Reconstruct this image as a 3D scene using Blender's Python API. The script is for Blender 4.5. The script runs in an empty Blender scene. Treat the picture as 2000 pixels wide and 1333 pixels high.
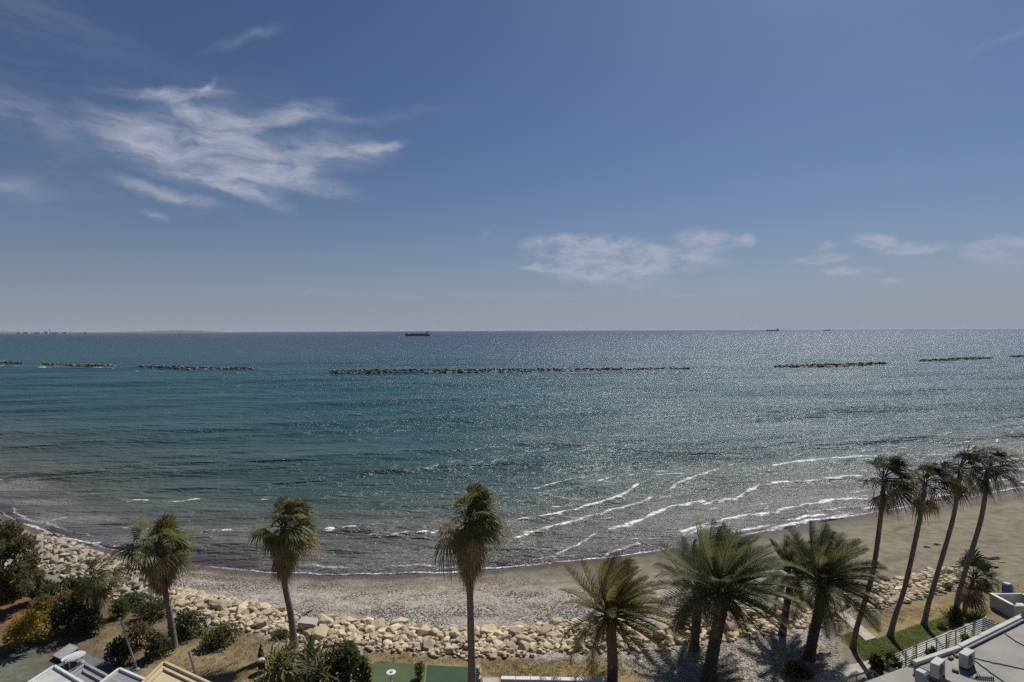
import bpy, bmesh, math, random
import numpy as np
from mathutils import Vector, Matrix, Quaternion

random.seed(7)
rng = np.random.default_rng(7)
R = math.radians
SC = bpy.context.scene
COL = SC.collection

# ------------------------------------------------------------------ camera
FPX = 1100.0                      # focal length in photo pixels (2000 wide)
CAM_H = 20.0
PITCH, ROLL = R(1.07), R(0.22)
fwd = Vector((0, math.cos(PITCH), -math.sin(PITCH)))
up0 = Vector((0, math.sin(PITCH), math.cos(PITCH)))
rt0 = Vector((1, 0, 0))
rgt = rt0 * math.cos(ROLL) - up0 * math.sin(ROLL)
upv = up0 * math.cos(ROLL) + rt0 * math.sin(ROLL)
CAMP = Vector((0, 0, CAM_H))
cd = bpy.data.cameras.new('camera')
cam = bpy.data.objects.new('camera', cd)
COL.objects.link(cam)
M = Matrix((rgt, upv, -fwd)).transposed().to_4x4()
M.translation = CAMP
cam.matrix_world = M
cd.sensor_width = 36.0
cd.lens = 36.0 * FPX / 2000.0
cd.clip_start = 0.5
cd.clip_end = 120000
SC.camera = cam

# ------------------------------------------------------------------ sun, sky, exposure
SUN_AZ, SUN_EL = R(33), R(50)          # azimuth clockwise from +Y (the view axis)
sund = Vector((math.sin(SUN_AZ) * math.cos(SUN_EL), math.cos(SUN_AZ) * math.cos(SUN_EL), math.sin(SUN_EL)))
sl = bpy.data.lights.new('sun', 'SUN')
sl.energy = 4.5
sl.angle = R(0.5)
sl.color = (1.0, 0.945, 0.87)
so = bpy.data.objects.new('sun', sl)
COL.objects.link(so)
so.rotation_euler = (-sund).to_track_quat('-Z', 'Y').to_euler()
so.location = (0, 0, 60)

SC.view_settings.view_transform = 'Standard'
SC.view_settings.look = 'None'
SC.view_settings.gamma = 1
SC.view_settings.use_curve_mapping = False
SC.view_settings.exposure = 0.0
SC.cycles.use_denoising = False
SC.cycles.max_bounces = 5
SC.cycles.sample_clamp_direct = 4
SC.cycles.sample_clamp_indirect = 4

SKY_STRENGTH = 0.05
W = bpy.data.worlds.new('World')
SC.world = W
W.use_nodes = True


def azel(px, py):
    az = math.atan((px - 1000) / FPX)
    el = math.atan((646 - py) / FPX * math.cos(az))
    return math.degrees(az), math.degrees(el)


def build_sky():
    nt = W.node_tree
    N, L = nt.nodes, nt.links
    N.clear()

    def node(t, **k):
        n = N.new(t)
        for a, b in k.items():
            setattr(n, a, b)
        return n

    def math_(op, a, b=None, c=None):
        n = node('ShaderNodeMath', operation=op)
        for i, v in enumerate((a, b, c)):
            if v is None:
                continue
            if isinstance(v, (int, float)):
                n.inputs[i].default_value = v
            else:
                L.new(v, n.inputs[i])
        return n.outputs[0]
    sky = node('ShaderNodeTexSky', sky_type='NISHITA')
    sky.sun_disc = False
    sky.sun_elevation = SUN_EL
    sky.sun_rotation = SUN_AZ
    sky.altitude = 20
    sky.air_density = 1.0
    sky.dust_density = 0.7
    sky.ozone_density = 2.0
    tc = node('ShaderNodeTexCoord')
    sep = node('ShaderNodeSeparateXYZ')
    L.new(tc.outputs['Generated'], sep.inputs[0])
    az = math_('MULTIPLY', math_('ARCTAN2', sep.outputs[0], sep.outputs[1]), 57.2958)
    el = math_('MULTIPLY', math_('ARCSINE', sep.outputs[2]), 57.2958)
    # the sky's own blue, then the pale lavender sea haze low over the whole horizon
    blue = node('ShaderNodeMix', data_type='RGBA', blend_type='MULTIPLY')
    blue.inputs['Factor'].default_value = 1
    L.new(sky.outputs[0], blue.inputs['A'])
    blue.inputs['B'].default_value = (0.63, 0.77, 0.99, 1)
    hz = math_('MULTIPLY', math_('EXPONENT', math_('MULTIPLY', math_('MAXIMUM', el, 0.0), -0.17)), 0.97)
    tint = node('ShaderNodeMix', data_type='RGBA')
    L.new(hz, tint.inputs['Factor'])
    L.new(blue.outputs['Result'], tint.inputs['A'])
    tint.inputs['B'].default_value = (6.1, 6.5, 8.1, 1)
    pos = node('ShaderNodeCombineXYZ')
    L.new(az, pos.inputs[0])
    L.new(el, pos.inputs[1])

    def noise(vec, scale, detail, rough, sx=1, sy=1, rot=0, dist=0.0):
        mp = node('ShaderNodeMapping')
        mp.inputs['Scale'].default_value = (sx, sy, 1)
        mp.inputs['Rotation'].default_value = (0, 0, R(rot))
        L.new(vec, mp.inputs[0])
        n = node('ShaderNodeTexNoise')
        n.inputs['Scale'].default_value = scale
        n.inputs['Detail'].default_value = detail
        n.inputs['Roughness'].default_value = rough
        n.inputs['Distortion'].default_value = dist
        L.new(mp.outputs[0], n.inputs['Vector'])
        return n

    def warp(vec, scale, amt):
        n = noise(vec, scale, 4, 0.55)
        s = node('ShaderNodeVectorMath', operation='SUBTRACT')
        L.new(n.outputs['Color'], s.inputs[0])
        s.inputs[1].default_value = (0.5, 0.5, 0.5)
        m = node('ShaderNodeVectorMath', operation='MULTIPLY')
        L.new(s.outputs[0], m.inputs[0])
        m.inputs[1].default_value = (amt, amt * 0.6, 0)
        a = node('ShaderNodeVectorMath', operation='ADD')
        L.new(vec, a.inputs[0])
        L.new(m.outputs[0], a.inputs[1])
        return a.outputs[0]

    def blobs(vec, lst):
        tot = None
        for cx, cy, hl, hw, ang, s in lst:
            a, e = azel(cx, cy)
            k = math.cos(R(a)) ** 1.5 * 57.3 / FPX
            mp = node('ShaderNodeMapping', vector_type='TEXTURE')
            mp.inputs['Location'].default_value = (a, e, 0)
            mp.inputs['Rotation'].default_value = (0, 0, R(-ang))
            mp.inputs['Scale'].default_value = (hl * k * 1.35, hw * k * 1.5, 1)
            L.new(vec, mp.inputs[0])
            g = node('ShaderNodeTexGradient', gradient_type='SPHERICAL')
            L.new(mp.outputs[0], g.inputs[0])
            v = math_('MULTIPLY', g.outputs['Fac'], s)
            tot = v if tot is None else math_('ADD', tot, v)
        return tot
    cirrus = [(370, 300, 160, 34, 14, 1.0), (560, 335, 160, 20, 12, 1.0), (400, 325, 140, 30, 5, .7), (330, 375, 100, 15, 10, .95),
              (490, 372, 90, 17, 20, .9), (660, 297, 120, 32, -8, .9), (745, 282, 50, 10, -5, .7), (470, 265, 80, 45, 60, .5),
              (370, 212, 50, 18, 35, .75), (330, 180, 120, 10, -10, .7), (422, 172, 26, 7, -45, .6), (560, 228, 130, 16, -18, .6),
              (720, 230, 190, 12, -8, .4), (130, 265, 190, 50, 10, .30), (20, 200, 110, 45, 10, .2), (430, 305, 190, 60, 8, .5), (312, 415, 30, 9, 20, .6),
              (20, 370, 100, 34, 0, .45), (490, 72, 80, 10, -25, .4), (90, 40, 190, 50, 0, .35), (450, 210, 200, 70, 0, .28),
              (280, 240, 240, 60, 5, .2), (1700, 350, 340, 20, 4, .22), (1950, 90, 70, 10, -15, .35)]
    cumulus = [(1160, 498, 130, 30, 3, .9), (1300, 508, 130, 22, 3, .9), (1130, 472, 110, 14, 0, .7), (1375, 470, 70, 18, 8, .8),
               (1455, 472, 24, 13, -20, 1.0), (1180, 540, 130, 18, 5, .8), (1050, 522, 90, 7, 0, .5), (1600, 512, 52, 10, 0, 1.0),
               (1662, 533, 60, 9, 0, .75), (1700, 470, 46, 16, 10, 1.0), (1775, 489, 66, 13, 0, .95), (1945, 488, 75, 22, -5, .8),
               (1985, 520, 120, 44, 0, .35), (1605, 485, 30, 12, -10, .6), (1730, 550, 40, 8, 0, .5), (950, 455, 30, 14, -50, .25),
               (700, 575, 420, 14, 0, .28), (1350, 575, 400, 16, 0, .3), (-260, 500, 160, 30, 0, .9), (2450, 470, 200, 30, 0, .9)]
    p1 = warp(warp(pos.outputs[0], 0.16, 3.2), 0.6, 1.2)
    p2 = warp(warp(pos.outputs[0], 0.35, 2.2), 1.2, .7)
    m1 = blobs(p1, cirrus)
    m2 = blobs(p2, cumulus)
    wisp = noise(p1, 0.42, 9, 0.62, 0.45, 1.7, 8, 0.6)
    puff = noise(p2, 0.7, 8, 0.6, 0.55, 1.3, 0, 0.3)

    def smooth(v, lo, hi):
        n = node('ShaderNodeMapRange', interpolation_type='SMOOTHSTEP')
        n.inputs['From Min'].default_value = lo
        n.inputs['From Max'].default_value = hi
        L.new(v, n.inputs['Value'])
        return n.outputs[0]
    w1 = math_('MULTIPLY', smooth(wisp.outputs['Fac'], 0.18, 0.78), smooth(m1, 0.0, 1.05))
    w2 = math_('MULTIPLY', smooth(puff.outputs['Fac'], 0.27, 0.66), smooth(m2, 0.08, 0.66))
    # the same thin cirrus goes on, sparsely, over the whole sky
    far = noise(p1, 0.03, 6, 0.6, 0.6, 1.6, 12)
    fmask = math_('MULTIPLY', smooth(far.outputs['Fac'], 0.52, 0.8), smooth(wisp.outputs['Fac'], 0.3, 0.75))
    fmask = math_('MULTIPLY', fmask, 0.22)
    cl = math_('MULTIPLY', w1, 1.05)
    cl = math_('ADD', cl, math_('MULTIPLY', w2, 0.78))
    cl = math_('MINIMUM', math_('ADD', cl, fmask), 0.9)
    mix = node('ShaderNodeMix', data_type='RGBA')
    L.new(cl, mix.inputs['Factor'])
    L.new(tint.outputs['Result'], mix.inputs['A'])
    mix.inputs['B'].default_value = (8.2, 8.6, 10.6, 1)
    bg = node('ShaderNodeBackground')
    bg.inputs['Strength'].default_value = SKY_STRENGTH
    L.new(mix.outputs['Result'], bg.inputs['Color'])
    out = node('ShaderNodeOutputWorld')
    L.new(bg.outputs[0], out.inputs[0])


build_sky()

# ------------------------------------------------------------------ pixel -> place


def ray(px, py):
    return (fwd + rgt * ((px - 1000) / FPX) + upv * ((666.5 - py) / FPX)).normalized()


def pt(px, py, z=0.0):
    d = ray(px, py)
    t = (z - CAM_H) / d.z
    return CAMP + d * t


def at_depth(px, py, y):
    d = ray(px, py)
    return CAMP + d * (y / d.y)


SHORE_PX = [(0, 1004), (100, 1048), (180, 1067), (250, 1081), (320, 1094), (380, 1105), (480, 1116), (620, 1126), (760, 1125), (900, 1118), (1000, 1110),
            (1100, 1099), (1200, 1088), (1300, 1075), (1400, 1057), (1500, 1037), (1600, 1020), (1700, 1003), (1800, 988), (1900, 972), (2000, 954)]
ROCK_PX = [(0, 1030), (70, 1062), (150, 1098), (215, 1128), (270, 1146), (330, 1168), (420, 1188), (520, 1208), (620, 1228), (720, 1238), (800, 1246), (900, 1256),
           (1000, 1252), (1100, 1242), (1200, 1242), (1300, 1238), (1400, 1224), (1500, 1212), (1600, 1196), (1700, 1166), (1780, 1146),
           (1860, 1128), (1950, 1108), (2000, 1096)]
_sh = [pt(*p, 0) for p in SHORE_PX]
_rk = [pt(*p, 1.1) for p in ROCK_PX]
SX = np.array([-900, -260, -95] + [p.x for p in _sh] + [110, 260, 900])
SY = np.array([420, 165, 88] + [p.y for p in _sh] + [98, 175, 430])
RX = np.array([-900, -260, -95] + [p.x for p in _rk] + [110, 260, 900])
RY = np.array([380, 140, 72] + [p.y for p in _rk] + [66, 130, 370])


def sst(a, b, v):
    t = np.clip((v - a) / (b - a), 0, 1)
    return t * t * (3 - 2 * t)


def H(x, y):
    x = np.asarray(x, float)
    y = np.asarray(y, float)
    ys = np.interp(x, SX, SY)
    yr = np.interp(x, RX, RY)
    t = (ys - y) / np.maximum(ys - yr, 1)
    z = np.where(t < 0, np.maximum(-0.12 * (y - ys), -6), 1.1 * np.clip(t, 0, 1) ** 0.85)
    return z + 0.4 * sst(0, 2.5, yr - y)


def G(px, py):
    z = 1.5
    for _ in range(8):
        p = pt(px, py, z)
        z = float(H(p.x, p.y))
    return Vector((p.x, p.y, z))


def to_px(x, y, z):
    dx, dy, dz = x, y, z - CAM_H
    w = fwd.x * dx + fwd.y * dy + fwd.z * dz
    u = rgt.x * dx + rgt.y * dy + rgt.z * dz
    v = upv.x * dx + upv.y * dy + upv.z * dz
    return 1000 + FPX * u / w, 666.5 - FPX * v / w


def vnoise(x, y, seed=0):
    """cheap smooth value noise, vectorised"""
    xi, yi = np.floor(x).astype(np.int64), np.floor(y).astype(np.int64)
    fx, fy = x - xi, y - yi
    fx, fy = fx * fx * (3 - 2 * fx), fy * fy * (3 - 2 * fy)

    def h(i, j):
        n = (i * 374761393 + j * 668265263 + seed * 974711) & 0x7fffffff
        n = ((n ^ (n >> 13)) * 1274126177) & 0x7fffffff
        return ((n ^ (n >> 16)) & 0xffff) / 65535.0
    return (h(xi, yi) * (1 - fx) + h(xi + 1, yi) * fx) * (1 - fy) + (h(xi, yi + 1) * (1 - fx) + h(xi + 1, yi + 1) * fx) * fy


# ------------------------------------------------------------------ materials
MATS = {}


def mat(name, rgb, rough=0.8, var=0.25, scale=3.0, bump=0.0, bscale=12.0, rand=0.0, trans=0.0, metallic=0.0, spec=0.5, second=None, detail=6, attr=None):
    """principled colour with noise variation, optional bump, per-object variation, leaf translucency"""
    if name in MATS:
        return MATS[name]
    m = bpy.data.materials.new(name)
    m.use_nodes = True
    nt = m.node_tree
    N, L = nt.nodes, nt.links
    b = N['Principled BSDF']
    b.inputs['Roughness'].default_value = rough
    b.inputs['Metallic'].default_value = metallic
    b.inputs['Specular IOR Level'].default_value = spec
    tc = N.new('ShaderNodeTexCoord')
    nz = N.new('ShaderNodeTexNoise')
    nz.inputs['Scale'].default_value = scale
    nz.inputs['Detail'].default_value = detail
    nz.inputs['Roughness'].default_value = 0.62
    L.new(tc.outputs['Object'], nz.inputs['Vector'])
    mr = N.new('ShaderNodeMapRange')
    mr.inputs['From Min'].default_value = 0.3
    mr.inputs['From Max'].default_value = 0.7
    L.new(nz.outputs['Fac'], mr.inputs['Value'])
    mx = N.new('ShaderNodeMix')
    mx.data_type = 'RGBA'
    c2 = second or tuple(c * (1 - var) for c in rgb)
    c1 = rgb if second else tuple(c * (1 + var * 0.6) for c in rgb)
    mx.inputs['A'].default_value = (*c2, 1)
    mx.inputs['B'].default_value = (*c1, 1)
    L.new(mr.outputs[0], mx.inputs['Factor'])
    col = mx.outputs['Result']
    if attr:
        at = N.new('ShaderNodeAttribute')
        at.attribute_name = attr
        m2 = N.new('ShaderNodeMix')
        m2.data_type = 'RGBA'
        m2.blend_type = 'MULTIPLY'
        m2.inputs['Factor'].default_value = 1
        L.new(col, m2.inputs['A'])
        L.new(at.outputs['Color'], m2.inputs['B'])
        col = m2.outputs['Result']
    if rand:
        oi = N.new('ShaderNodeObjectInfo')
        hv = N.new('ShaderNodeHueSaturation')
        r1 = N.new('ShaderNodeMapRange')
        r1.inputs['To Min'].default_value = 1 - rand
        r1.inputs['To Max'].default_value = 1 + rand
        L.new(oi.outputs['Random'], r1.inputs['Value'])
        L.new(r1.outputs[0], hv.inputs['Value'])
        r2 = N.new('ShaderNodeMath')
        r2.operation = 'MULTIPLY_ADD'
        L.new(oi.outputs['Random'], r2.inputs[0])
        r2.inputs[1].default_value = 0.012
        r2.inputs[2].default_value = 0.494
        L.new(r2.outputs[0], hv.inputs['Hue'])
        L.new(col, hv.inputs['Color'])
        col = hv.outputs[0]
    L.new(col, b.inputs['Base Color'])
    if bump:
        n2 = N.new('ShaderNodeTexNoise')
        n2.inputs['Scale'].default_value = bscale
        n2.inputs['Detail'].default_value = 5
        L.new(tc.outputs['Object'], n2.inputs['Vector'])
        bp = N.new('ShaderNodeBump')
        bp.inputs['Strength'].default_value = bump
        bp.inputs['Distance'].default_value = 0.05
        L.new(n2.outputs['Fac'], bp.inputs['Height'])
        L.new(bp.outputs[0], b.inputs['Normal'])
    if trans:
        tr = N.new('ShaderNodeBsdfTranslucent')
        tm = N.new('ShaderNodeVectorMath')
        tm.operation = 'MULTIPLY'
        L.new(col, tm.inputs[0])
        tm.inputs[1].default_value = (1.75, 1.6, 1.2)
        L.new(tm.outputs[0], tr.inputs['Color'])
        b.inputs['Specular IOR Level'].default_value = 0.2
        ms = N.new('ShaderNodeMixShader')
        ms.inputs[0].default_value = trans
        L.new(b.outputs[0], ms.inputs[1])
        L.new(tr.outputs[0], ms.inputs[2])
        L.new(ms.outputs[0], N['Material Output'].inputs['Surface'])
    MATS[name] = m
    return m


m_fan = mat('fan_leaf', (0.17, 0.17, 0.07), 0.45, 0.35, 2.0, rand=0.35, trans=0.42, second=(0.085, 0.09, 0.043))
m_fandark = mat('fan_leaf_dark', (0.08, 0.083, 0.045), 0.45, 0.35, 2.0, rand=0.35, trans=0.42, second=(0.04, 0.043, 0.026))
m_dead = mat('dead_leaf', (0.36, 0.265, 0.15), 0.8, 0.4, 3.0, rand=0.35, trans=0.2, second=(0.13, 0.09, 0.05))
m_date = mat('date_leaf', (0.138, 0.145, 0.082), 0.5, 0.3, 2.0, rand=0.3, trans=0.42, second=(0.08, 0.086, 0.053))
m_dategold = mat('date_leaf_golden', (0.185, 0.165, 0.065), 0.5, 0.3, 2.0, rand=0.3, trans=0.42, second=(0.095, 0.092, 0.042))
m_trunk = mat('palm_bark', (0.24, 0.185, 0.145), 0.9, 0.4, 6, 0.6, 25, second=(0.12, 0.092, 0.075))
m_trunk2 = mat('date_bark', (0.13, 0.09, 0.07), 0.95, 0.4, 8, 0.9, 20, second=(0.05, 0.036, 0.03))
m_bark = mat('bark', (0.12, 0.09, 0.06), 0.9, 0.4, 8, 0.6, 20)
m_leaf_dark = mat('leaf_dark', (0.105, 0.115, 0.06), 0.5, 0.4, 2.5, trans=0.45, second=(0.055, 0.062, 0.035))
m_leaf_olive = mat('leaf_olive', (0.15, 0.14, 0.075), 0.55, 0.4, 2.5, trans=0.45, second=(0.075, 0.072, 0.04))
m_leaf_yellow = mat('leaf_yellow', (0.36, 0.28, 0.04), 0.5, 0.4, 2.5, trans=0.45, second=(0.16, 0.13, 0.025))
m_leaf_brown = mat('leaf_brown', (0.24, 0.19, 0.075), 0.6, 0.4, 2.5, trans=0.45, second=(0.11, 0.095, 0.04))
m_leaf_green = mat('leaf_green', (0.13, 0.145, 0.05), 0.45, 0.4, 2.5, trans=0.45, second=(0.065, 0.078, 0.03))
m_leaf_pale = mat('leaf_pale', (0.26, 0.25, 0.11), 0.45, 0.4, 2.5, trans=0.45, second=(0.12, 0.125, 0.05))
m_rock = mat('limestone', (0.60, 0.50, 0.35), 0.9, 0.3, 1.6, 0.5, 9, rand=0.3, second=(0.40, 0.33, 0.225))
m_rockpale = mat('pale_rubble', (0.47, 0.42, 0.33), 0.9, 0.3, 1.6, 0.5, 9, rand=0.2, second=(0.27, 0.235, 0.18))
m_rockdark = mat('breakwater_rock', (0.22, 0.20, 0.17), 0.85, 0.3, 0.6, 0.5, 3, second=(0.07, 0.065, 0.06))
m_white = mat('white_paint', (0.62, 0.62, 0.60), 0.6, 0.12, 3)
m_offwhite = mat('weathered_white', (0.46, 0.46, 0.435), 0.75, 0.3, 1.2, detail=9)
m_concrete = mat('concrete', (0.40, 0.38, 0.34), 0.9, 0.2, 1.5, 0.3, 14)
m_roofgrey = mat('roof_screed', (0.36, 0.345, 0.31), 0.9, 0.25, 0.45, 0.3, 10, second=(0.21, 0.205, 0.19), detail=11)
m_beige = mat('beige_roof', (0.50, 0.42, 0.27), 0.85, 0.15, 1.2, 0.2, 14)
m_grey = mat('grey_metal', (0.30, 0.31, 0.32), 0.5, 0.15, 3, metallic=0.0)
m_dark = mat('dark_plastic', (0.025, 0.025, 0.028), 0.6, 0.3, 4)
m_wood = mat('weathered_wood', (0.26, 0.21, 0.16), 0.85, 0.35, 5, 0.4, 20)
m_blue = mat('blue_plastic', (0.05, 0.09, 0.30), 0.45, 0.15, 3)
m_terracotta = mat('terracotta', (0.33, 0.17, 0.10), 0.8, 0.2, 5)
m_glass = mat('pale_panel', (0.25, 0.265, 0.27), 0.4, 0.1, 1.2)
m_cable = mat('cable_black', (0.02, 0.02, 0.02), 0.6, 0.2, 5)
m_drygrass = mat('dry_grass_blade', (0.27, 0.22, 0.11), 0.8, 0.4, 0.8, trans=0.3, second=(0.13, 0.125, 0.045))
m_redhull = mat('ship_red', (0.36, 0.08, 0.085), 0.6, 0.3, 0.05)
m_blackhull = mat('ship_black', (0.03, 0.03, 0.04), 0.6, 0.3, 0.05)
m_shipwhite = mat('ship_white', (0.62, 0.5, 0.5), 0.6, 0.1, 0.1)

# ------------------------------------------------------------------ mesh helpers


def link(o, parent=None):
    COL.objects.link(o)
    if parent is not None:
        o.parent = parent
    return o


def thing(name, label, cat, loc, group=None):
    o = bpy.data.objects.new(name, None)
    o.empty_display_size = 0.3
    COL.objects.link(o)
    o.location = loc
    tag(o, label, cat, group)
    return o


def tag(o, label=None, cat=None, group=None, kind=None):
    if label:
        o['label'] = label
    if cat:
        o['category'] = cat
    if group:
        o['group'] = group
    if kind:
        o['kind'] = kind
    return o


class MB:
    """collects world-space geometry; build() links it as one mesh object (relative to its parent's place)"""

    def __init__(s):
        s.v, s.f = [], []

    def add(s, vs, fs):
        n = len(s.v)
        s.v += [tuple(v) for v in vs]
        s.f += [tuple(i + n for i in f) for f in fs]
        return s

    def box(s, c, size, rz=0.0, rx=0.0, ry=0.0, taper=1.0):
        q = Matrix.Rotation(rz, 3, 'Z') @ Matrix.Rotation(ry, 3, 'Y') @ Matrix.Rotation(rx, 3, 'X')
        c = Vector(c)
        hx, hy, hz = (k / 2 for k in size)
        vs = []
        for z in (-1, 1):
            k = taper if z > 0 else 1
            for x, y in ((-1, -1), (1, -1), (1, 1), (-1, 1)):
                vs.append(c + q @ Vector((x * hx * k, y * hy * k, z * hz)))
        return s.add(vs, [(3, 2, 1, 0), (4, 5, 6, 7), (0, 1, 5, 4), (1, 2, 6, 5), (2, 3, 7, 6), (3, 0, 4, 7)])

    def bar(s, a, b, w, h=None):
        a, b = Vector(a), Vector(b)
        d = (b - a)
        L_ = d.length
        d.normalize()
        side = d.cross(Vector((0, 0, 1)))
        if side.length < 1e-3:
            side = Vector((1, 0, 0))
        side.normalize()
        u = side.cross(d).normalized()
        h = h or w
        vs = []
        for p in (a, b):
            for x, y in ((-1, -1), (1, -1), (1, 1), (-1, 1)):
                vs.append(p + side * (x * w / 2) + u * (y * h / 2))
        return s.add(vs, [(0, 1, 2, 3), (7, 6, 5, 4), (0, 4, 5, 1), (1, 5, 6, 2), (2, 6, 7, 3), (3, 7, 4, 0)])

    def tube(s, pts, rads, n=8, cap=True, mod=None):
        pts = [Vector(p) for p in pts]
        if isinstance(rads, (int, float)):
            rads = [rads] * len(pts)
        base = len(s.v)
        ref = Vector((0.3, 1, 0.1))
        for i, p in enumerate(pts):
            d = (pts[min(i + 1, len(pts) - 1)] - pts[max(i - 1, 0)]).normalized()
            a = d.cross(ref)
            if a.length < 1e-3:
                a = d.cross(Vector((1, 0, 0)))
            a.normalize()
            b = d.cross(a)
            for j in range(n):
                t = 2 * math.pi * j / n
                r = rads[i] * (mod(i, j) if mod else 1)
                s.v.append(tuple(p + (a * math.cos(t) + b * math.sin(t)) * r))
        for i in range(len(pts) - 1):
            for j in range(n):
                k = (j + 1) % n
                s.f.append((base + i * n + j, base + i * n + k, base + (i + 1) * n + k, base + (i + 1) * n + j))
        if cap:
            s.f.append(tuple(base + j for j in range(n))[::-1])
            s.f.append(tuple(base + (len(pts) - 1) * n + j for j in range(n)))
        return s

    def lathe(s, c, prof, n=16):
        """prof: (radius, height) from bottom up"""
        c = Vector(c)
        base = len(s.v)
        for r, h in prof:
            for j in range(n):
                t = 2 * math.pi * j / n
                s.v.append((c.x + r * math.cos(t), c.y + r * math.sin(t), c.z + h))
        for i in range(len(prof) - 1):
            for j in range(n):
                k = (j + 1) % n
                s.f.append((base + i * n + j, base + i * n + k, base + (i + 1) * n + k, base + (i + 1) * n + j))
        s.f.append(tuple(base + j for j in range(n))[::-1])
        s.f.append(tuple(base + (len(prof) - 1) * n + j for j in range(n)))
        return s

    def slab(s, poly, z0, z1):
        """prism over a polygon of (x, y)"""
        n = len(poly)
        ar = sum(poly[i][0] * poly[(i + 1) % n][1] - poly[(i + 1) % n][0] * poly[i][1] for i in range(n))
        if ar < 0:
            poly = poly[::-1]
        vs = [(x, y, z0) for x, y in poly] + [(x, y, z1) for x, y in poly]
        fs = [tuple(range(n))[::-1], tuple(range(n, 2 * n))] + [(i, (i + 1) % n, (i + 1) % n + n, i + n) for i in range(n)]
        return s.add(vs, fs)

    def build(s, name, m, parent=None, smooth=False, bevel=0.0):
        me = bpy.data.meshes.new(name)
        o = Vector((0, 0, 0)) if parent is None else parent.matrix_basis.translation
        if parent is not None and parent.parent is not None:
            o = o + parent.parent.matrix_basis.translation
        me.from_pydata([(v[0] - o.x, v[1] - o.y, v[2] - o.z) for v in s.v], [], s.f)
        me.materials.append(m)
        if smooth:
            me.shade_smooth()
        ob = link(bpy.data.objects.new(name, me), parent)
        if bevel:
            md = ob.modifiers.new('bevel', 'BEVEL')
            md.width = bevel
            md.segments = 2
            md.limit_method = 'ANGLE'
        return ob


def np_mesh(name, co, quads, m, attrs=None, smooth=True):
    me = bpy.data.meshes.new(name)
    me.vertices.add(len(co))
    me.vertices.foreach_set('co', np.asarray(co, np.float32).ravel())
    q = np.asarray(quads, np.int32)
    k = q.shape[1]
    me.loops.add(q.size)
    me.loops.foreach_set('vertex_index', q.ravel())
    me.polygons.add(len(q))
    me.polygons.foreach_set('loop_start', np.arange(0, q.size, k, dtype=np.int32))
    me.polygons.foreach_set('loop_total', np.full(len(q), k, np.int32))
    if smooth:
        me.polygons.foreach_set('use_smooth', np.ones(len(q), bool))
    for an, (ty, data) in (attrs or {}).items():
        a = me.attributes.new(an, ty, 'POINT')
        if ty == 'FLOAT':
            a.data.foreach_set('value', np.asarray(data, np.float32).ravel())
        else:
            a.data.foreach_set('color', np.asarray(data, np.float32).ravel())
    me.update()
    me.validate()
    me.materials.append(m)
    return link(bpy.data.objects.new(name, me))


def grid_quads(nr, nc):
    i = np.arange(nr - 1)[:, None] * nc + np.arange(nc - 1)[None, :]
    return np.stack([i, i + 1, i + nc + 1, i + nc], -1).reshape(-1, 4)


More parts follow.
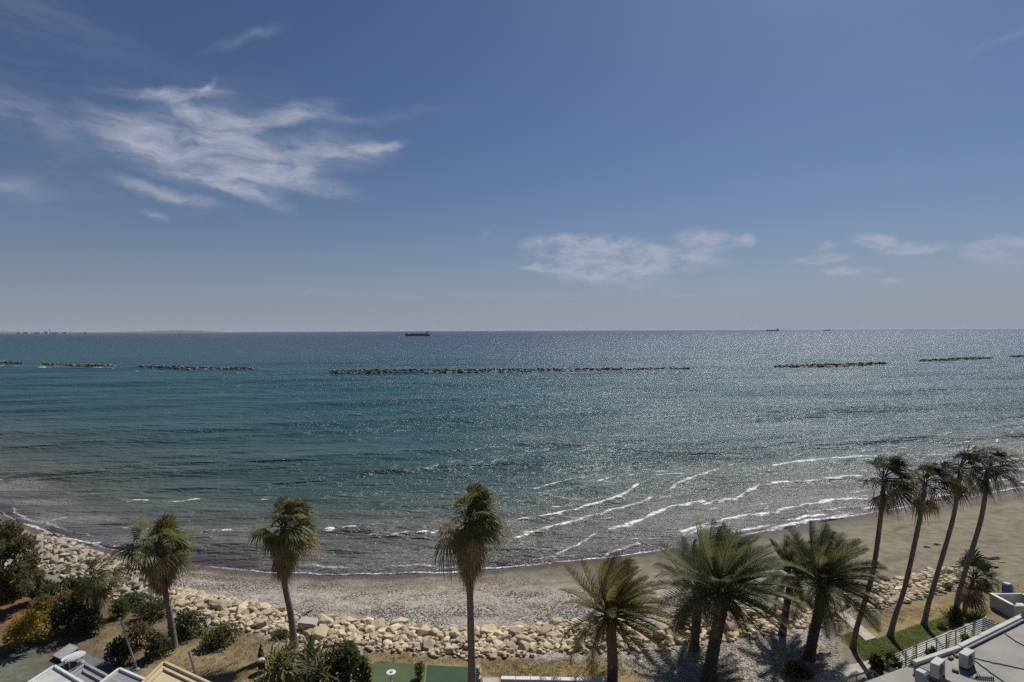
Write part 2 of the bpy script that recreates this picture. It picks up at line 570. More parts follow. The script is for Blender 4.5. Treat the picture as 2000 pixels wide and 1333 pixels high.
# ------------------------------------------------------------------ the sea
FOAM_PX = [  # breaking crests, as seen, each with a strength and half width (m)
    ([(985, 1022), (1070, 1003), (1152, 982), (1208, 964), (1248, 942)], 1.0, .26), ([(1044, 951), (1112, 932), (1168, 918)], .8, .2),
    ([(1168, 936), (1208, 926), (1240, 919)], .9, .22), ([(1008, 1047), (1080, 1028), (1140, 1010), (1208, 988), (1276, 965)], .9, .22),
    ([(1190, 1034), (1248, 1016), (1280, 996), (1320, 984), (1378, 972)], 1.0, .28), ([(1088, 1081), (1128, 1064), (1164, 1042)], .8, .2),
    ([(1278, 926), (1332, 923)], 1.0, .28), ([(1308, 950), (1336, 936), (1404, 916)], .9, .26),
    ([(1404, 974), (1440, 966), (1476, 946), (1516, 938), (1584, 936), (1680, 926)], 1.0, .28),
    ([(1330, 1040), (1364, 1028), (1440, 1010), (1500, 1002), (1560, 988), (1616, 976), (1692, 972)], 1.0, .3),
    ([(1508, 910), (1584, 900), (1640, 894), (1712, 891)], 1.0, .34), ([(1184, 1082), (1216, 1070), (1250, 1059)], .8, .2),
    ([(1500, 1036), (1560, 1020), (1620, 1012), (1662, 1000)], .9, .3), ([(1120, 886), (1160, 880), (1200, 876)], .55, .2),
    ([(1220, 880), (1260, 872), (1292, 866)], .7, .2), ([(1040, 858), (1078, 852)], .6, .2), ([(1420, 905), (1462, 899)], .8, .25),
    ([(253, 968), (290, 968)], 1.0, .24), ([(328, 973), (358, 971), (392, 965)], 1.0, .24), ([(235, 1031), (252, 1031)], .9, .2),
    ([(268, 1033), (290, 1033)], .9, .2), ([(322, 1038), (362, 1036)], 1.0, .24), ([(395, 1043), (418, 1042)], 1.0, .2),
    ([(430, 1043), (452, 1043)], 1.0, .2), ([(635, 1043), (655, 1042)], 1.0, .22), ([(668, 1042), (705, 1036)], 1.0, .22),
    ([(720, 1051), (742, 1050)], .9, .2), ([(755, 1051), (797, 1045)], 1.0, .2), ([(812, 1046), (862, 1039)], 1.0, .2),
    ([(506, 967), (525, 966)], .9, .2), ([(170, 959), (182, 959)], .7, .2), ([(0, 937), (6, 936)], .9, .3), ([(85, 1019), (130, 1008)], .5, .5),
    ([(830, 914), (856, 910)], .7, .2), ([(960, 905), (990, 897)], .6, .2), ([(130, 1053), (180, 1061), (240, 1068)], .55, .16),
    ([(1540, 880), (1600, 871), (1680, 866)], .5, .3), ([(1590, 955), (1640, 951)], .7, .22), ([(1720, 880), (1800, 874)], .4, .3),
    ([(1660, 960), (1700, 955)], .7, .25), ([(1580, 1000), (1690, 985)], .6, .25), ([(1450, 990), (1500, 980)], .6, .22),
    ([(1385, 990), (1400, 985)], .8, .2), ([(1120, 1020), (1150, 1010)], .4, .2), ([(1385, 722), (1410, 722)], .7, .8),
    ([(60, 716), (225, 721)], .75, 1.3), ([(255, 723), (330, 725)], .75, 1.0), ([(420, 728), (512, 728)], .5, .8), ([(636, 731), (700, 732)], .5, .7),
    ([(1495, 722), (1560, 720)], .8, 1.2), ([(1640, 717), (1745, 714)], .6, .8), ([(1785, 710), (1840, 708)], .6, 1.0), ([(0, 712), (45, 714)], .7, 1.2),
]


def seg_dist(x, y, pl):
    best = np.full(x.shape, 1e9)
    end = np.zeros(x.shape)
    tl = 0
    lens = [math.dist(pl[i], pl[i + 1]) for i in range(len(pl) - 1)]
    tot = sum(lens)
    for i in range(len(pl) - 1):
        ax, ay = pl[i]
        bx, by = pl[i + 1]
        dx, dy = bx - ax, by - ay
        t = np.clip(((x - ax) * dx + (y - ay) * dy) / (dx * dx + dy * dy), 0, 1)
        d = np.hypot(x - ax - t * dx, y - ay - t * dy)
        u = (tl + t * lens[i]) / tot
        w = d < best
        best = np.where(w, d, best)
        end = np.where(w, u, end)
        tl += lens[i]
    return best, end


def smooth_line(pl, k=6):
    pl = [Vector((p[0], p[1], 0)) for p in pl]
    if len(pl) < 3:
        return [(p.x, p.y) for p in pl]
    out = []
    for i in range(len(pl) - 1):
        p0, p1, p2, p3 = pl[max(i - 1, 0)], pl[i], pl[i + 1], pl[min(i + 2, len(pl) - 1)]
        for j in range(k):
            t = j / k
            q = 0.5 * ((2 * p1) + (p2 - p0) * t + (2 * p0 - 5 * p1 + 4 * p2 - p3) * t * t + (3 * p1 - p0 - 3 * p2 + p3) * t ** 3)
            out.append((q.x, q.y))
    out.append((pl[-1].x, pl[-1].y))
    return out


def sea_material():
    m = bpy.data.materials.new('sea_water')
    m.use_nodes = True
    nt = m.node_tree
    N, L = nt.nodes, nt.links
    b = N['Principled BSDF']

    def att(n):
        a = N.new('ShaderNodeAttribute')
        a.attribute_name = n
        return a.outputs['Fac']

    def noise(vec, sx, sy, detail=4, rough=.6, rot=0.0, dist=0.0):
        mp = N.new('ShaderNodeMapping')
        mp.inputs['Scale'].default_value = (sx, sy, 1)
        mp.inputs['Rotation'].default_value = (0, 0, R(rot))
        L.new(vec, mp.inputs[0])
        n = N.new('ShaderNodeTexNoise')
        n.inputs['Scale'].default_value = 1
        n.inputs['Detail'].default_value = detail
        n.inputs['Roughness'].default_value = rough
        n.inputs['Distortion'].default_value = dist
        L.new(mp.outputs[0], n.inputs['Vector'])
        return n.outputs['Fac']

    def mth(op, a, b_=None, c=None):
        n = N.new('ShaderNodeMath')
        n.operation = op
        for i, v in enumerate((a, b_, c)):
            if v is None:
                continue
            if isinstance(v, (int, float)):
                n.inputs[i].default_value = v
            else:
                L.new(v, n.inputs[i])
        return n.outputs[0]

    def rng_(v, a, b_, c=0, d=1, smooth=True):
        n = N.new('ShaderNodeMapRange')
        if smooth:
            n.interpolation_type = 'SMOOTHSTEP'
        for k, x in zip(('From Min', 'From Max', 'To Min', 'To Max'), (a, b_, c, d)):
            n.inputs[k].default_value = x
        L.new(v, n.inputs['Value'])
        return n.outputs[0]

    def mixc(f, a, c, blend='MIX'):
        n = N.new('ShaderNodeMix')
        n.data_type = 'RGBA'
        n.blend_type = blend
        if isinstance(f, (int, float)):
            n.inputs['Factor'].default_value = f
        else:
            L.new(f, n.inputs['Factor'])
        for k, x in (('A', a), ('B', c)):
            if isinstance(x, tuple):
                n.inputs[k].default_value = (*x, 1)
            else:
                L.new(x, n.inputs[k])
        return n.outputs['Result']
    tc = N.new('ShaderNodeTexCoord')
    P = tc.outputs['Object']
    # water colour: sediment by the shore, turquoise shallows, deep blue offshore (log10 of metres from the shore)
    ld = att('offshore')
    patch = noise(P, .02, .05, 5, .6)
    ld2 = mth('ADD', ld, mth('MULTIPLY', mth('SUBTRACT', patch, .5), .38))
    cr = N.new('ShaderNodeValToRGB')
    cr.color_ramp.interpolation = 'B_SPLINE'
    stops = [(0.0, (.060, .050, .052)), (0.07, (.075, .068, .062)), (0.13, (.125, .122, .098)), (0.27, (.105, .113, .093)), (0.37, (.044, .088, .083)), (.49, (.012, .072, .080)),
             (0.60, (.008, .068, .085)), (.68, (.007, .048, .076)), (.77, (.008, .026, .060)), (1.0, (.008, .020, .048))]
    el = cr.color_ramp.elements
    el[0].position, el[0].color = stops[0][0], (*stops[0][1], 1)
    el[1].position, el[1].color = stops[-1][0], (*stops[-1][1], 1)
    for p, c in stops[1:-1]:
        e = el.new(p)
        e.color = (*c, 1)
    L.new(mth('DIVIDE', ld2, 4.0), cr.inputs[0])
    col = cr.outputs[0]
    streak = noise(P, .05, .5, 5, .65)
    col = mixc(1.0, col, mixc(rng_(streak, .3, .7), (.72, .74, .76), (1.22, 1.2, 1.18)), 'MULTIPLY')
    # foam: breaking crests, the swash edge, loose lace near the shore, whitecaps far out
    fo = att('foam')
    fn = noise(P, 2.6, 5.0, 7, .8)
    f1 = rng_(mth('MULTIPLY', fo, rng_(fn, .3, .7, .1, 1.5)), .2, .7)
    la = att('lace')
    ln = noise(P, 1.2, 2.4, 7, .8, 15, .7)
    f2 = mth('MULTIPLY', rng_(mth('ABSOLUTE', mth('SUBTRACT', ln, .5)), .0, .028, 1, 0), la)
    cap = noise(P, .10, .55, 5, .75)
    f3 = mth('MULTIPLY', mth('MULTIPLY', rng_(cap, .70, .74), rng_(ld, 1.75, 2.1)), .6)
    foam = mth('MINIMUM', mth('MAXIMUM', mth('MAXIMUM', f1, mth('MULTIPLY', f2, .8)), f3), 1)
    col = mixc(foam, col, (.86, .86, .85))
    L.new(col, b.inputs['Base Color'])
    L.new(rng_(foam, 0, 1, .24, .8), b.inputs['Roughness'])
    b.inputs['IOR'].default_value = 1.333
    # ripples
    h1 = noise(P, .35, 1.1, 3, .6, 12)
    h2 = noise(P, 1.1, 2.6, 3, .6, -14)
    h3 = noise(P, .06, .22, 3, .6, 5)
    hs = mth('ADD', mth('ADD', mth('MULTIPLY', h1, .72), mth('MULTIPLY', h2, .36)), mth('MULTIPLY', h3, 2.4))
    gust = rng_(noise(P, .012, .03, 4, .6), .35, .65, .78, 1.22)
    hs = mth('MULTIPLY', hs, gust)
    hs = mth('ADD', hs, mth('MULTIPLY', foam, .05))
    bp = N.new('ShaderNodeBump')
    bp.inputs['Strength'].default_value = 1.0
    bp.inputs['Distance'].default_value = 1.0
    L.new(hs, bp.inputs['Height'])
    L.new(bp.outputs[0], b.inputs['Normal'])
    return m


def build_sea():
    rows = [34.0]
    while rows[-1] < 420:
        y = rows[-1]
        rows.append(y + max(0.085, y * y / 22000 * 1.25))
    while rows[-1] < 90000:
        rows.append(rows[-1] * 1.07)
    rows = np.array(rows)
    u = np.concatenate([[-14, -8, -5, -3.2, -2.2, -1.7, -1.4, -1.25], np.arange(-1.12, 1.1201, 0.0036), [1.25, 1.4, 1.7, 2.2, 3.2, 5, 8, 14]])
    Y = np.repeat(rows[:, None], len(u), 1)
    X = Y * u[None, :]
    dy = np.gradient(rows)[:, None]
    ys = np.interp(X, SX, SY)
    off = Y - ys
    Z = np.zeros_like(X)
    for k in range(12):
        lam = 2.2 * 1.35 ** k * rng.uniform(.85, 1.15)
        a = rng.normal(-0.18, 0.22)
        amp = 0.010 * lam ** 0.9 * rng.uniform(.7, 1.2)
        att = sst(3.0, 5.5, lam / dy) * sst(0, 12, off)
        Z += amp * att * np.sin(2 * math.pi / lam * (X * math.sin(a) + Y * math.cos(a)) + rng.uniform(0, 7) + 1.2 * vnoise(X / 25, Y / 25, k))
    foam = np.zeros_like(X)
    tlace = np.zeros_like(X)
    for pl, s, w in FOAM_PX:
        wl = smooth_line([tuple(pt(*p, 0.1))[:2] for p in pl])
        xs, yss = [p[0] for p in wl], [p[1] for p in wl]
        msk = (X > min(xs) - 4) & (X < max(xs) + 4) & (Y > min(yss) - 4) & (Y < max(yss) + 4)
        if not msk.any():
            continue
        x, y = X[msk], Y[msk]
        wob = (vnoise(x * .9, y * .9, 3) - .5) * .9 + (vnoise(x * 3, y * 3, 4) - .5) * .4
        d, e = seg_dist(x + wob * .3, y + wob, wl)
        d0, _ = seg_dist(x, y, wl)
        cond = np.minimum(sst(0, .12, e), sst(0, .12, 1 - e)) * .8 + .2
        width = w * (0.5 + 1.2 * vnoise(x * .6 + 9, y * .6, 8))
        f = s * np.exp(-(d / width) ** 2) * (.55 + .9 * vnoise(x * 1.1, y * 1.4, 5)) * np.where((e > 0.001) & (e < .999), 1, .5)
        d1, _ = seg_dist(x, y - .3, wl)
        sea_side = sst(-.15, .25, d0 - d1 + .05)
        trail = s * np.exp(-(d0 / (w * 7)) ** 2) * sea_side * sst(.35, .7, vnoise(x * .5, y * .6, 6)) * np.where((e > .001) & (e < .999), 1, .4)
        tlace[msk] = np.maximum(tlace[msk], trail)
        foam[msk] = np.maximum(foam[msk], f)
        Z[msk] += 0.11 * s * np.exp(-(d0 / (w * 2.2)) ** 2) * cond * min(1, w / .2)
    # swash edge and a second thin line behind it
    wob = (vnoise(X * .35, Y * 0 + 1, 11) - .5) * 1.1 + (vnoise(X * 1.3, Y * 0 + 2, 12) - .5) * .35
    e1 = off - .25 - wob * .5
    edge = np.exp(-(e1 / (.1 + .16 * vnoise(X * .3, Y * 0 + 3, 18))) ** 2) * (.4 + .75 * vnoise(X * .4, Y * .4, 13))
    side = sst(6, 26, X) * .8 + .55
    e2 = off - 1.5 - wob * 1.1
    edge2 = np.exp(-(e2 / .3) ** 2) * sst(.35, .75, vnoise(X * .25, Y * .1, 14)) * side
    e3 = off - 3.4 - wob * 1.5
    edge3 = np.exp(-(e3 / .35) ** 2) * sst(.5, .8, vnoise(X * .22, Y * .1, 15)) * sst(-4, 14, X)
    foam = np.maximum.reduce([foam, edge, edge2, edge3])
    lace = sst(-14, 16, X) * (1 - sst(8, 34, off)) * sst(.2, 1.5, off) * sst(.42, .72, vnoise(X * .17, Y * .22, 16))
    lace = np.maximum(lace, .75 * (1 - sst(4, 12, off)) * sst(.3, 1, off) * sst(.55, .8, vnoise(X * .2, Y * .3, 17)))
    lace = np.maximum(lace, tlace)
    ph = off / 4.2 + 1.1 * vnoise(X * .05, Y * .03, 31) * 3 + .5 * vnoise(X * .25, Y * .25, 32)
    crest = sst(.90, 1.0, np.cos(2 * math.pi * ph))
    brk = sst(.50, .70, vnoise(X * .22 + .06 * Y, Y * .35, 33)) * (.4 + .7 * vnoise(X * 1.2, Y * 1.2, 34))
    zone = sst(1.5, 4, off) * (1 - sst(22, 46, off)) * (.25 + .75 * sst(-8, 10, X)) * sst(-26, -12, X)
    foam = np.maximum(foam, .85 * crest * brk * zone)
    Z += .07 * crest * sst(.45, .7, vnoise(X * .1, Y * .2, 33)) * zone
    ldist = np.log10(np.maximum(off, 1.0))
    co = np.stack([X, Y, Z], -1).reshape(-1, 3)
    o = np_mesh('sea', co, grid_quads(*X.shape), sea_material(), {'foam': ('FLOAT', np.clip(foam, 0, 1.3)), 'lace': ('FLOAT', lace), 'offshore': ('FLOAT', ldist)})
    tag(o, 'wind-ruffled turquoise to deep blue sea with small breaking waves', None, kind='structure')


build_sea()

# ------------------------------------------------------------------ beach and land
REGIONS = [  # polygon in photo pixels, ground colour, softness in px
    ([(-300, 1120), (120, 1110), (260, 1165), (340, 1215), (480, 1232), (540, 1260), (560, 1400), (-300, 1400)], (.15, .115, .075), 10),
    ([(-300, 1130), (30, 1150), (110, 1210), (40, 1270), (-300, 1330)], (.17, .10, .06), 16),  # brown lens flare painted into the soil colour
    ([(210, 1225), (300, 1200), (330, 1240), (250, 1300), (195, 1270)], (.20, .15, .09), 10),
    ([(250, 1330), (300, 1262), (420, 1252), (470, 1242), (530, 1256), (560, 1400), (250, 1400)], (.235, .185, .105), 8),
    ([(30, 1262), (110, 1222), (140, 1245), (90, 1285), (60, 1400), (-100, 1400)], (.125, .13, .10), 8),  # greenish lawn tone, plus a pale window reflection painted into the ground colour
    ([(90, 1300), (150, 1270), (230, 1290), (270, 1312), (260, 1400), (90, 1400)], (.12, .115, .12), 8),
    ([(700, 1272), (960, 1284), (1180, 1300), (1260, 1310), (1290, 1400), (700, 1400)], (.26, .20, .11), 9),
    ([(1640, 1232), (1760, 1186), (1860, 1168), (1935, 1165), (1940, 1200), (1700, 1260)], (.25, .19, .10), 8),
    ([(1780, 1190), (1850, 1172), (1870, 1190), (1800, 1212)], (.255, .19, .095), 6),
    ([(1880, 1140), (1945, 1135), (2060, 1150), (2060, 1330), (1900, 1200)], (.21, .17, .10), 10),
    ([(90, 1090), (170, 1098), (220, 1120), (150, 1140), (90, 1130)], (.26, .245, .20), 8),
]


def inside(px, py, poly):
    n = len(poly)
    r = np.zeros(px.shape, bool)
    for i in range(n):
        x0, y0 = poly[i]
        x1, y1 = poly[(i + 1) % n]
        c = ((y0 > py) != (y1 > py)) & (px < (x1 - x0) * (py - y0) / ((y1 - y0) or 1e-9) + x0)
        r ^= c
    return r


def ground_material(name, fine, bump):
    m = bpy.data.materials.new(name)
    m.use_nodes = True
    nt = m.node_tree
    N, L = nt.nodes, nt.links
    b = N['Principled BSDF']
    b.inputs['Specular IOR Level'].default_value = .15
    at = N.new('ShaderNodeAttribute')
    at.attribute_name = 'soil'
    wt = N.new('ShaderNodeAttribute')
    wt.attribute_name = 'wet'
    pb = N.new('ShaderNodeAttribute')
    pb.attribute_name = 'pebble'
    tc = N.new('ShaderNodeTexCoord')
    vo = N.new('ShaderNodeTexVoronoi')
    vo.inputs['Scale'].default_value = 9
    L.new(tc.outputs['Object'], vo.inputs['Vector'])
    hs = N.new('ShaderNodeSeparateColor')
    L.new(vo.outputs['Color'], hs.inputs[0])
    pr = N.new('ShaderNodeMapRange')
    pr.inputs['To Min'].default_value = 0.6
    pr.inputs['To Max'].default_value = 1.38
    L.new(hs.outputs[0], pr.inputs['Value'])
    nz = N.new('ShaderNodeTexNoise')
    nz.inputs['Scale'].default_value = fine
    nz.inputs['Detail'].default_value = 9
    nz.inputs['Roughness'].default_value = .7
    L.new(tc.outputs['Object'], nz.inputs['Vector'])
    nr = N.new('ShaderNodeMapRange')
    nr.inputs['From Min'].default_value = .28
    nr.inputs['From Max'].default_value = .72
    nr.inputs['To Min'].default_value = .62
    nr.inputs['To Max'].default_value = 1.32
    L.new(nz.outputs['Fac'], nr.inputs['Value'])
    mx = N.new('ShaderNodeMix')
    L.new(pb.outputs['Fac'], mx.inputs[0])
    mx.inputs[2].default_value = 1.0
    L.new(pr.outputs[0], mx.inputs[3])
    mul = N.new('ShaderNodeMath')
    mul.operation = 'MULTIPLY'
    L.new(mx.outputs[0], mul.inputs[0])
    L.new(nr.outputs[0], mul.inputs[1])
    vm = N.new('ShaderNodeVectorMath')
    vm.operation = 'SCALE'
    L.new(at.outputs['Color'], vm.inputs[0])
    L.new(mul.outputs[0], vm.inputs['Scale'])
    L.new(vm.outputs[0], b.inputs['Base Color'])
    rr = N.new('ShaderNodeMapRange')
    rr.inputs['To Min'].default_value = .95
    rr.inputs['To Max'].default_value = .62
    L.new(wt.outputs['Fac'], rr.inputs['Value'])
    L.new(rr.outputs[0], b.inputs['Roughness'])
    bp = N.new('ShaderNodeBump')
    bp.inputs['Strength'].default_value = bump
    bp.inputs['Distance'].default_value = .06
    ad = N.new('ShaderNodeMath')
    ad.operation = 'MULTIPLY_ADD'
    L.new(vo.outputs['Distance'], ad.inputs[0])
    L.new(pb.outputs['Fac'], ad.inputs[1])
    L.new(nz.outputs['Fac'], ad.inputs[2])
    L.new(ad.outputs[0], bp.inputs['Height'])
    L.new(bp.outputs[0], b.inputs['Normal'])
    return m


def build_land():
    xs = np.concatenate([[-900, -600, -400, -260, -180, -130, -95, -80, -70, -65], np.arange(-62, 68.01, .24), [72, 80, 95, 130, 180, 260, 400, 600, 900]])
    ys = np.concatenate([[-400, -200, -100, -50, -20, 0, 10, 16, 20, 23], np.arange(24.5, 72.01, .22), [74, 78, 84, 92, 105, 125, 150, 190, 260, 340, 430, 520]])
    X, Y = np.meshgrid(xs, ys)
    Z = H(X, Y)
    ysh = np.interp(X, SX, SY)
    yrk = np.interp(X, RX, RY)
    s = ysh - Y
    t = s / np.maximum(ysh - yrk, 1)
    bm_ = sst(.1, .4, t) * (1 - sst(.9, 1.1, t))
    Z = Z + bm_ * ((vnoise(X * .35, Y * .9, 21) - .5) * .10 + (vnoise(X * 1.5, Y * 2.2, 22) - .5) * .05)
    px, py = to_px(X, np.maximum(Y, 5), Z)
    wob = (vnoise(X * .6, Y * .6, 23) - .5) * 2
    wob2 = (vnoise(X * 2.1, Y * 2.1, 24) - .5) * 2
    # sand to the right and by the water, pebbles elsewhere
    sand = sst(880, 1180, px + wob * 70) * (1 - sst(.30, .62, t + wob * .12))
    sand = np.maximum(sand, sst(1560, 1690, px + wob * 20 + 0 * py))
    pebc = np.array([.335, .303, .262])
    sanc = np.array([.205, .182, .132])
    c = pebc * (1 - sand[..., None]) + sanc * sand[..., None]
    band = (vnoise(X * .08, t * 14 + wob * .6, 25) - .5)
    c = c * (1 + band[..., None] * .13)
    low = (1 - sst(.25, .55, t + wob * .07)) * (1 - sand)
    c = c * (1 - low[..., None] * np.array([.14, .19, .25]))
    wrack = np.exp(-((t - .33 - wob * .03) / .02) ** 2) * sst(.35, .7, vnoise(X * .4, Y * .4, 27)) + .7 * np.exp(-((t - .72 - wob * .04) / .03) ** 2) * sst(.5, .8, vnoise(X * .3, Y * .3, 28))
    c = c * (1 - .3 * np.clip(wrack, 0, 1)[..., None])
    peb = (1 - sand) * .9 + .04
    peb = np.where(t > 1.25, np.maximum(peb, .8) * sst(1.25, 1.3, t), peb) if False else peb
    land = sst(1.02, 1.15, t)
    for poly, rgb, soft in REGIONS:
        acc = np.zeros_like(X)
        for k in range(4):
            a = k * math.pi / 2
            acc += inside(px + wob * soft * 1.6 + wob2 * soft + math.cos(a) * soft * .5, py + wob * soft + wob2 * soft * .7 + math.sin(a) * soft * .5, poly) * .25
        acc = acc * (Y > 5)
        c = c * (1 - acc[..., None]) + np.array(rgb) * acc[..., None]
        peb = peb * (1 - acc * .75)
    mott = (vnoise(X * 1.1, Y * 1.1, 26) - .5)
    c = c * (1 + mott[..., None] * .35 * land[..., None])
    wet = 1 - sst(.7, 2.6, s + wob * .6 + wob2 * .2)
    strip = (1 - sst(1.4, 4.2, s + wob)) * .5
    wetc = np.maximum(wet, strip)
    c = c * (1 - .68 * wetc[..., None]) * (1 + wetc[..., None] * np.array([.02, -.03, .05]))
    co = np.stack([X, Y, Z], -1).reshape(-1, 3)
    q = grid_quads(*X.shape)
    beach = (t < 1.06) | (Y > 90)
    fb = beach.reshape(-1)[q].all(1)
    rgba = np.concatenate([c, np.ones(c.shape[:2] + (1,))], -1).reshape(-1, 4)
    for nm, sel, lab, mt in (('beach', fb, 'grey pebble beach turning to tan sand on the right', ground_material('beach_pebbles', 1.2, .8)),
                             ('garden_ground', ~fb, 'dry garden soil and gravel behind the beach', ground_material('garden_soil', 2.5, .9))):
        qq = q[sel]
        idx, inv = np.unique(qq, return_inverse=True)
        o = np_mesh(nm, co[idx], inv.reshape(-1, 4), mt, {'soil': ('FLOAT_COLOR', rgba[idx]), 'wet': ('FLOAT', wet.reshape(-1)[idx]), 'pebble': ('FLOAT', peb.reshape(-1)[idx])})
        tag(o, lab, None, kind='structure')


build_land()


def poly_sheet(name, pxs, z, m, label, lift=0.012):
    ps = [G(*p) for p in pxs]
    mb = MB()
    bmm = bmesh.new()
    vs = [bmm.verts.new((p.x, p.y, z + lift)) for p in ps]
    f = bmm.faces.new(vs)
    if f.normal.z < 0 or (f.normal_update() or f.normal.z < 0):
        f.normal_flip()
    bmesh.ops.triangulate(bmm, faces=[f])
    me = bpy.data.meshes.new(name)
    bmm.to_mesh(me)
    bmm.free()
    me.materials.append(m)
    o = link(bpy.data.objects.new(name, me))
    tag(o, label, None, kind='structure')
    return o


m_lawn = mat('lawn_green', (0.085, 0.108, 0.024), 0.9, .3, 1.3, .6, 30, second=(.05, .082, .018), detail=10)
m_turf = mat('turf_green', (0.085, 0.115, 0.045), 0.9, .2, .7, .5, 40, second=(.05, .085, .035), detail=12)
m_turf2 = mat('turf_dark_green', (0.042, 0.085, 0.04), 0.9, .2, .7, .5, 40, second=(.026, .058, .03), detail=12)
poly_sheet('lawn', [(1640, 1243), (1652, 1238), (1664, 1235), (1695, 1253), (1735, 1242), (1766, 1230), (1798, 1219), (1851, 1203), (1890, 1199), (1928, 1190),
                    (1924, 1203), (1877, 1221), (1820, 1246), (1750, 1276), (1688, 1291), (1672, 1271), (1645, 1254)], 1.5, m_lawn, 'bright green lawn strip beside the leaning palm trunks')
poly_sheet('turf', [(733, 1293), (760, 1294), (832, 1299), (826, 1360), (690, 1360), (716, 1312)], 1.5, m_turf, 'light green artificial turf with the white pedestal on it')
poly_sheet('turf', [(834, 1299.5), (916, 1304), (928, 1306), (932, 1360), (828, 1360)], 1.5, m_turf2, 'dark green artificial turf left of the central palm trunk')

# ------------------------------------------------------------------ rocks


def rock_mesh(name, m, seed, npts=15, bev=.05, flat=(1, 1, .72)):
    r = random.Random(seed)
    bmm = bmesh.new()
    for _ in range(npts):
        v = Vector((r.gauss(0, 1), r.gauss(0, 1), r.gauss(0, 1))).normalized()
        k = r.uniform(.85, 1.1)
        e = [math.copysign(abs(c) ** .75, c) for c in v]
        bmm.verts.new((e[0] * k * flat[0], e[1] * k * flat[1], e[2] * k * flat[2]))
    h = bmesh.ops.convex_hull(bmm, input=bmm.verts)
    bmesh.ops.delete(bmm, geom=list({g for g in h['geom_interior'] + h['geom_unused'] if isinstance(g, bmesh.types.BMVert)}), context='VERTS')
    bmesh.ops.dissolve_limit(bmm, angle_limit=R(18), verts=bmm.verts, edges=bmm.edges)
    if bev:
        bmesh.ops.bevel(bmm, geom=list(bmm.edges), offset=bev, segments=1, affect='EDGES', clamp_overlap=True)
    bmesh.ops.recalc_face_normals(bmm, faces=bmm.faces)
    me = bpy.data.meshes.new(name)
    bmm.to_mesh(me)
    bmm.free()
    me.materials.append(m)
    return me


BOULD = [rock_mesh('boulder', m_rock, 100 + i, 20, .13) for i in range(14)]
BOULDP = [rock_mesh('boulder', m_rockpale, 200 + i, 18, .11) for i in range(8)]
PEB = [rock_mesh('pebble', m_rock, 300 + i, 9, 0) for i in range(6)]


def mesh_np(me):
    co = np.empty(len(me.vertices) * 3, np.float32)
    me.vertices.foreach_get('co', co)
    me.calc_loop_triangles()
    tr = np.empty(len(me.loop_triangles) * 3, np.int32)
    me.loop_triangles.foreach_get('vertices', tr)
    return co.reshape(-1, 3).astype(float), tr.reshape(-1, 3)


def rot_np(r):
    return np.array(Quaternion((r.gauss(0, 1), r.gauss(0, 1), r.gauss(0, 1), r.gauss(0, 1))).normalized().to_matrix())


def stuff_rocks(name, items, meshes, m, parent, label=None, seed=0, colours=None):
    """many small stones joined in one mesh: items = (x, y, z, radius)"""
    r = random.Random(seed)
    src = [mesh_np(me) for me in meshes]
    vs, ts, cs, n = [], [], [], 0
    for x, y, z, rad in items:
        co, tr = src[r.randrange(len(src))]
        sc = np.array([rad * r.uniform(.8, 1.25), rad * r.uniform(.8, 1.25), rad * r.uniform(.6, .9)])
        a = r.uniform(0, 6.3)
        q = np.array([[math.cos(a), -math.sin(a), 0], [math.sin(a), math.cos(a), 0], [0, 0, 1]])
        p = (co * sc) @ q.T + np.array([x, y, z])
        vs.append(p)
        ts.append(tr + n)
        n += len(co)
        k = r.uniform(.6, 1.3) if colours is None else r.choice(colours)
        cs.append(np.tile([k, k * r.uniform(.96, 1.02), k * r.uniform(.93, 1.03), 1], (len(co), 1)))
    o = np_mesh(name, np.concatenate(vs) - (np.array(parent.location) if parent else 0), np.concatenate(ts), m, {'tone': ('FLOAT_COLOR', np.concatenate(cs))}, smooth=False)
    o.parent = parent
    tag(o, label, None, kind='stuff')
    return o


m_small = mat('small_stone', (.47, .385, .26), .9, .25, 2.0, .4, 12, attr='tone')
m_pebble = mat('beach_pebble', (.32, .295, .275), .85, .2, 3.0, attr='tone')
m_bwrock = mat('breakwater_stone', (.23, .205, .17), .85, .3, .5, .5, 2, attr='tone')


def lerp_px(pl, x):
    return float(np.interp(x, [p[0] for p in pl], [p[1] for p in pl]))


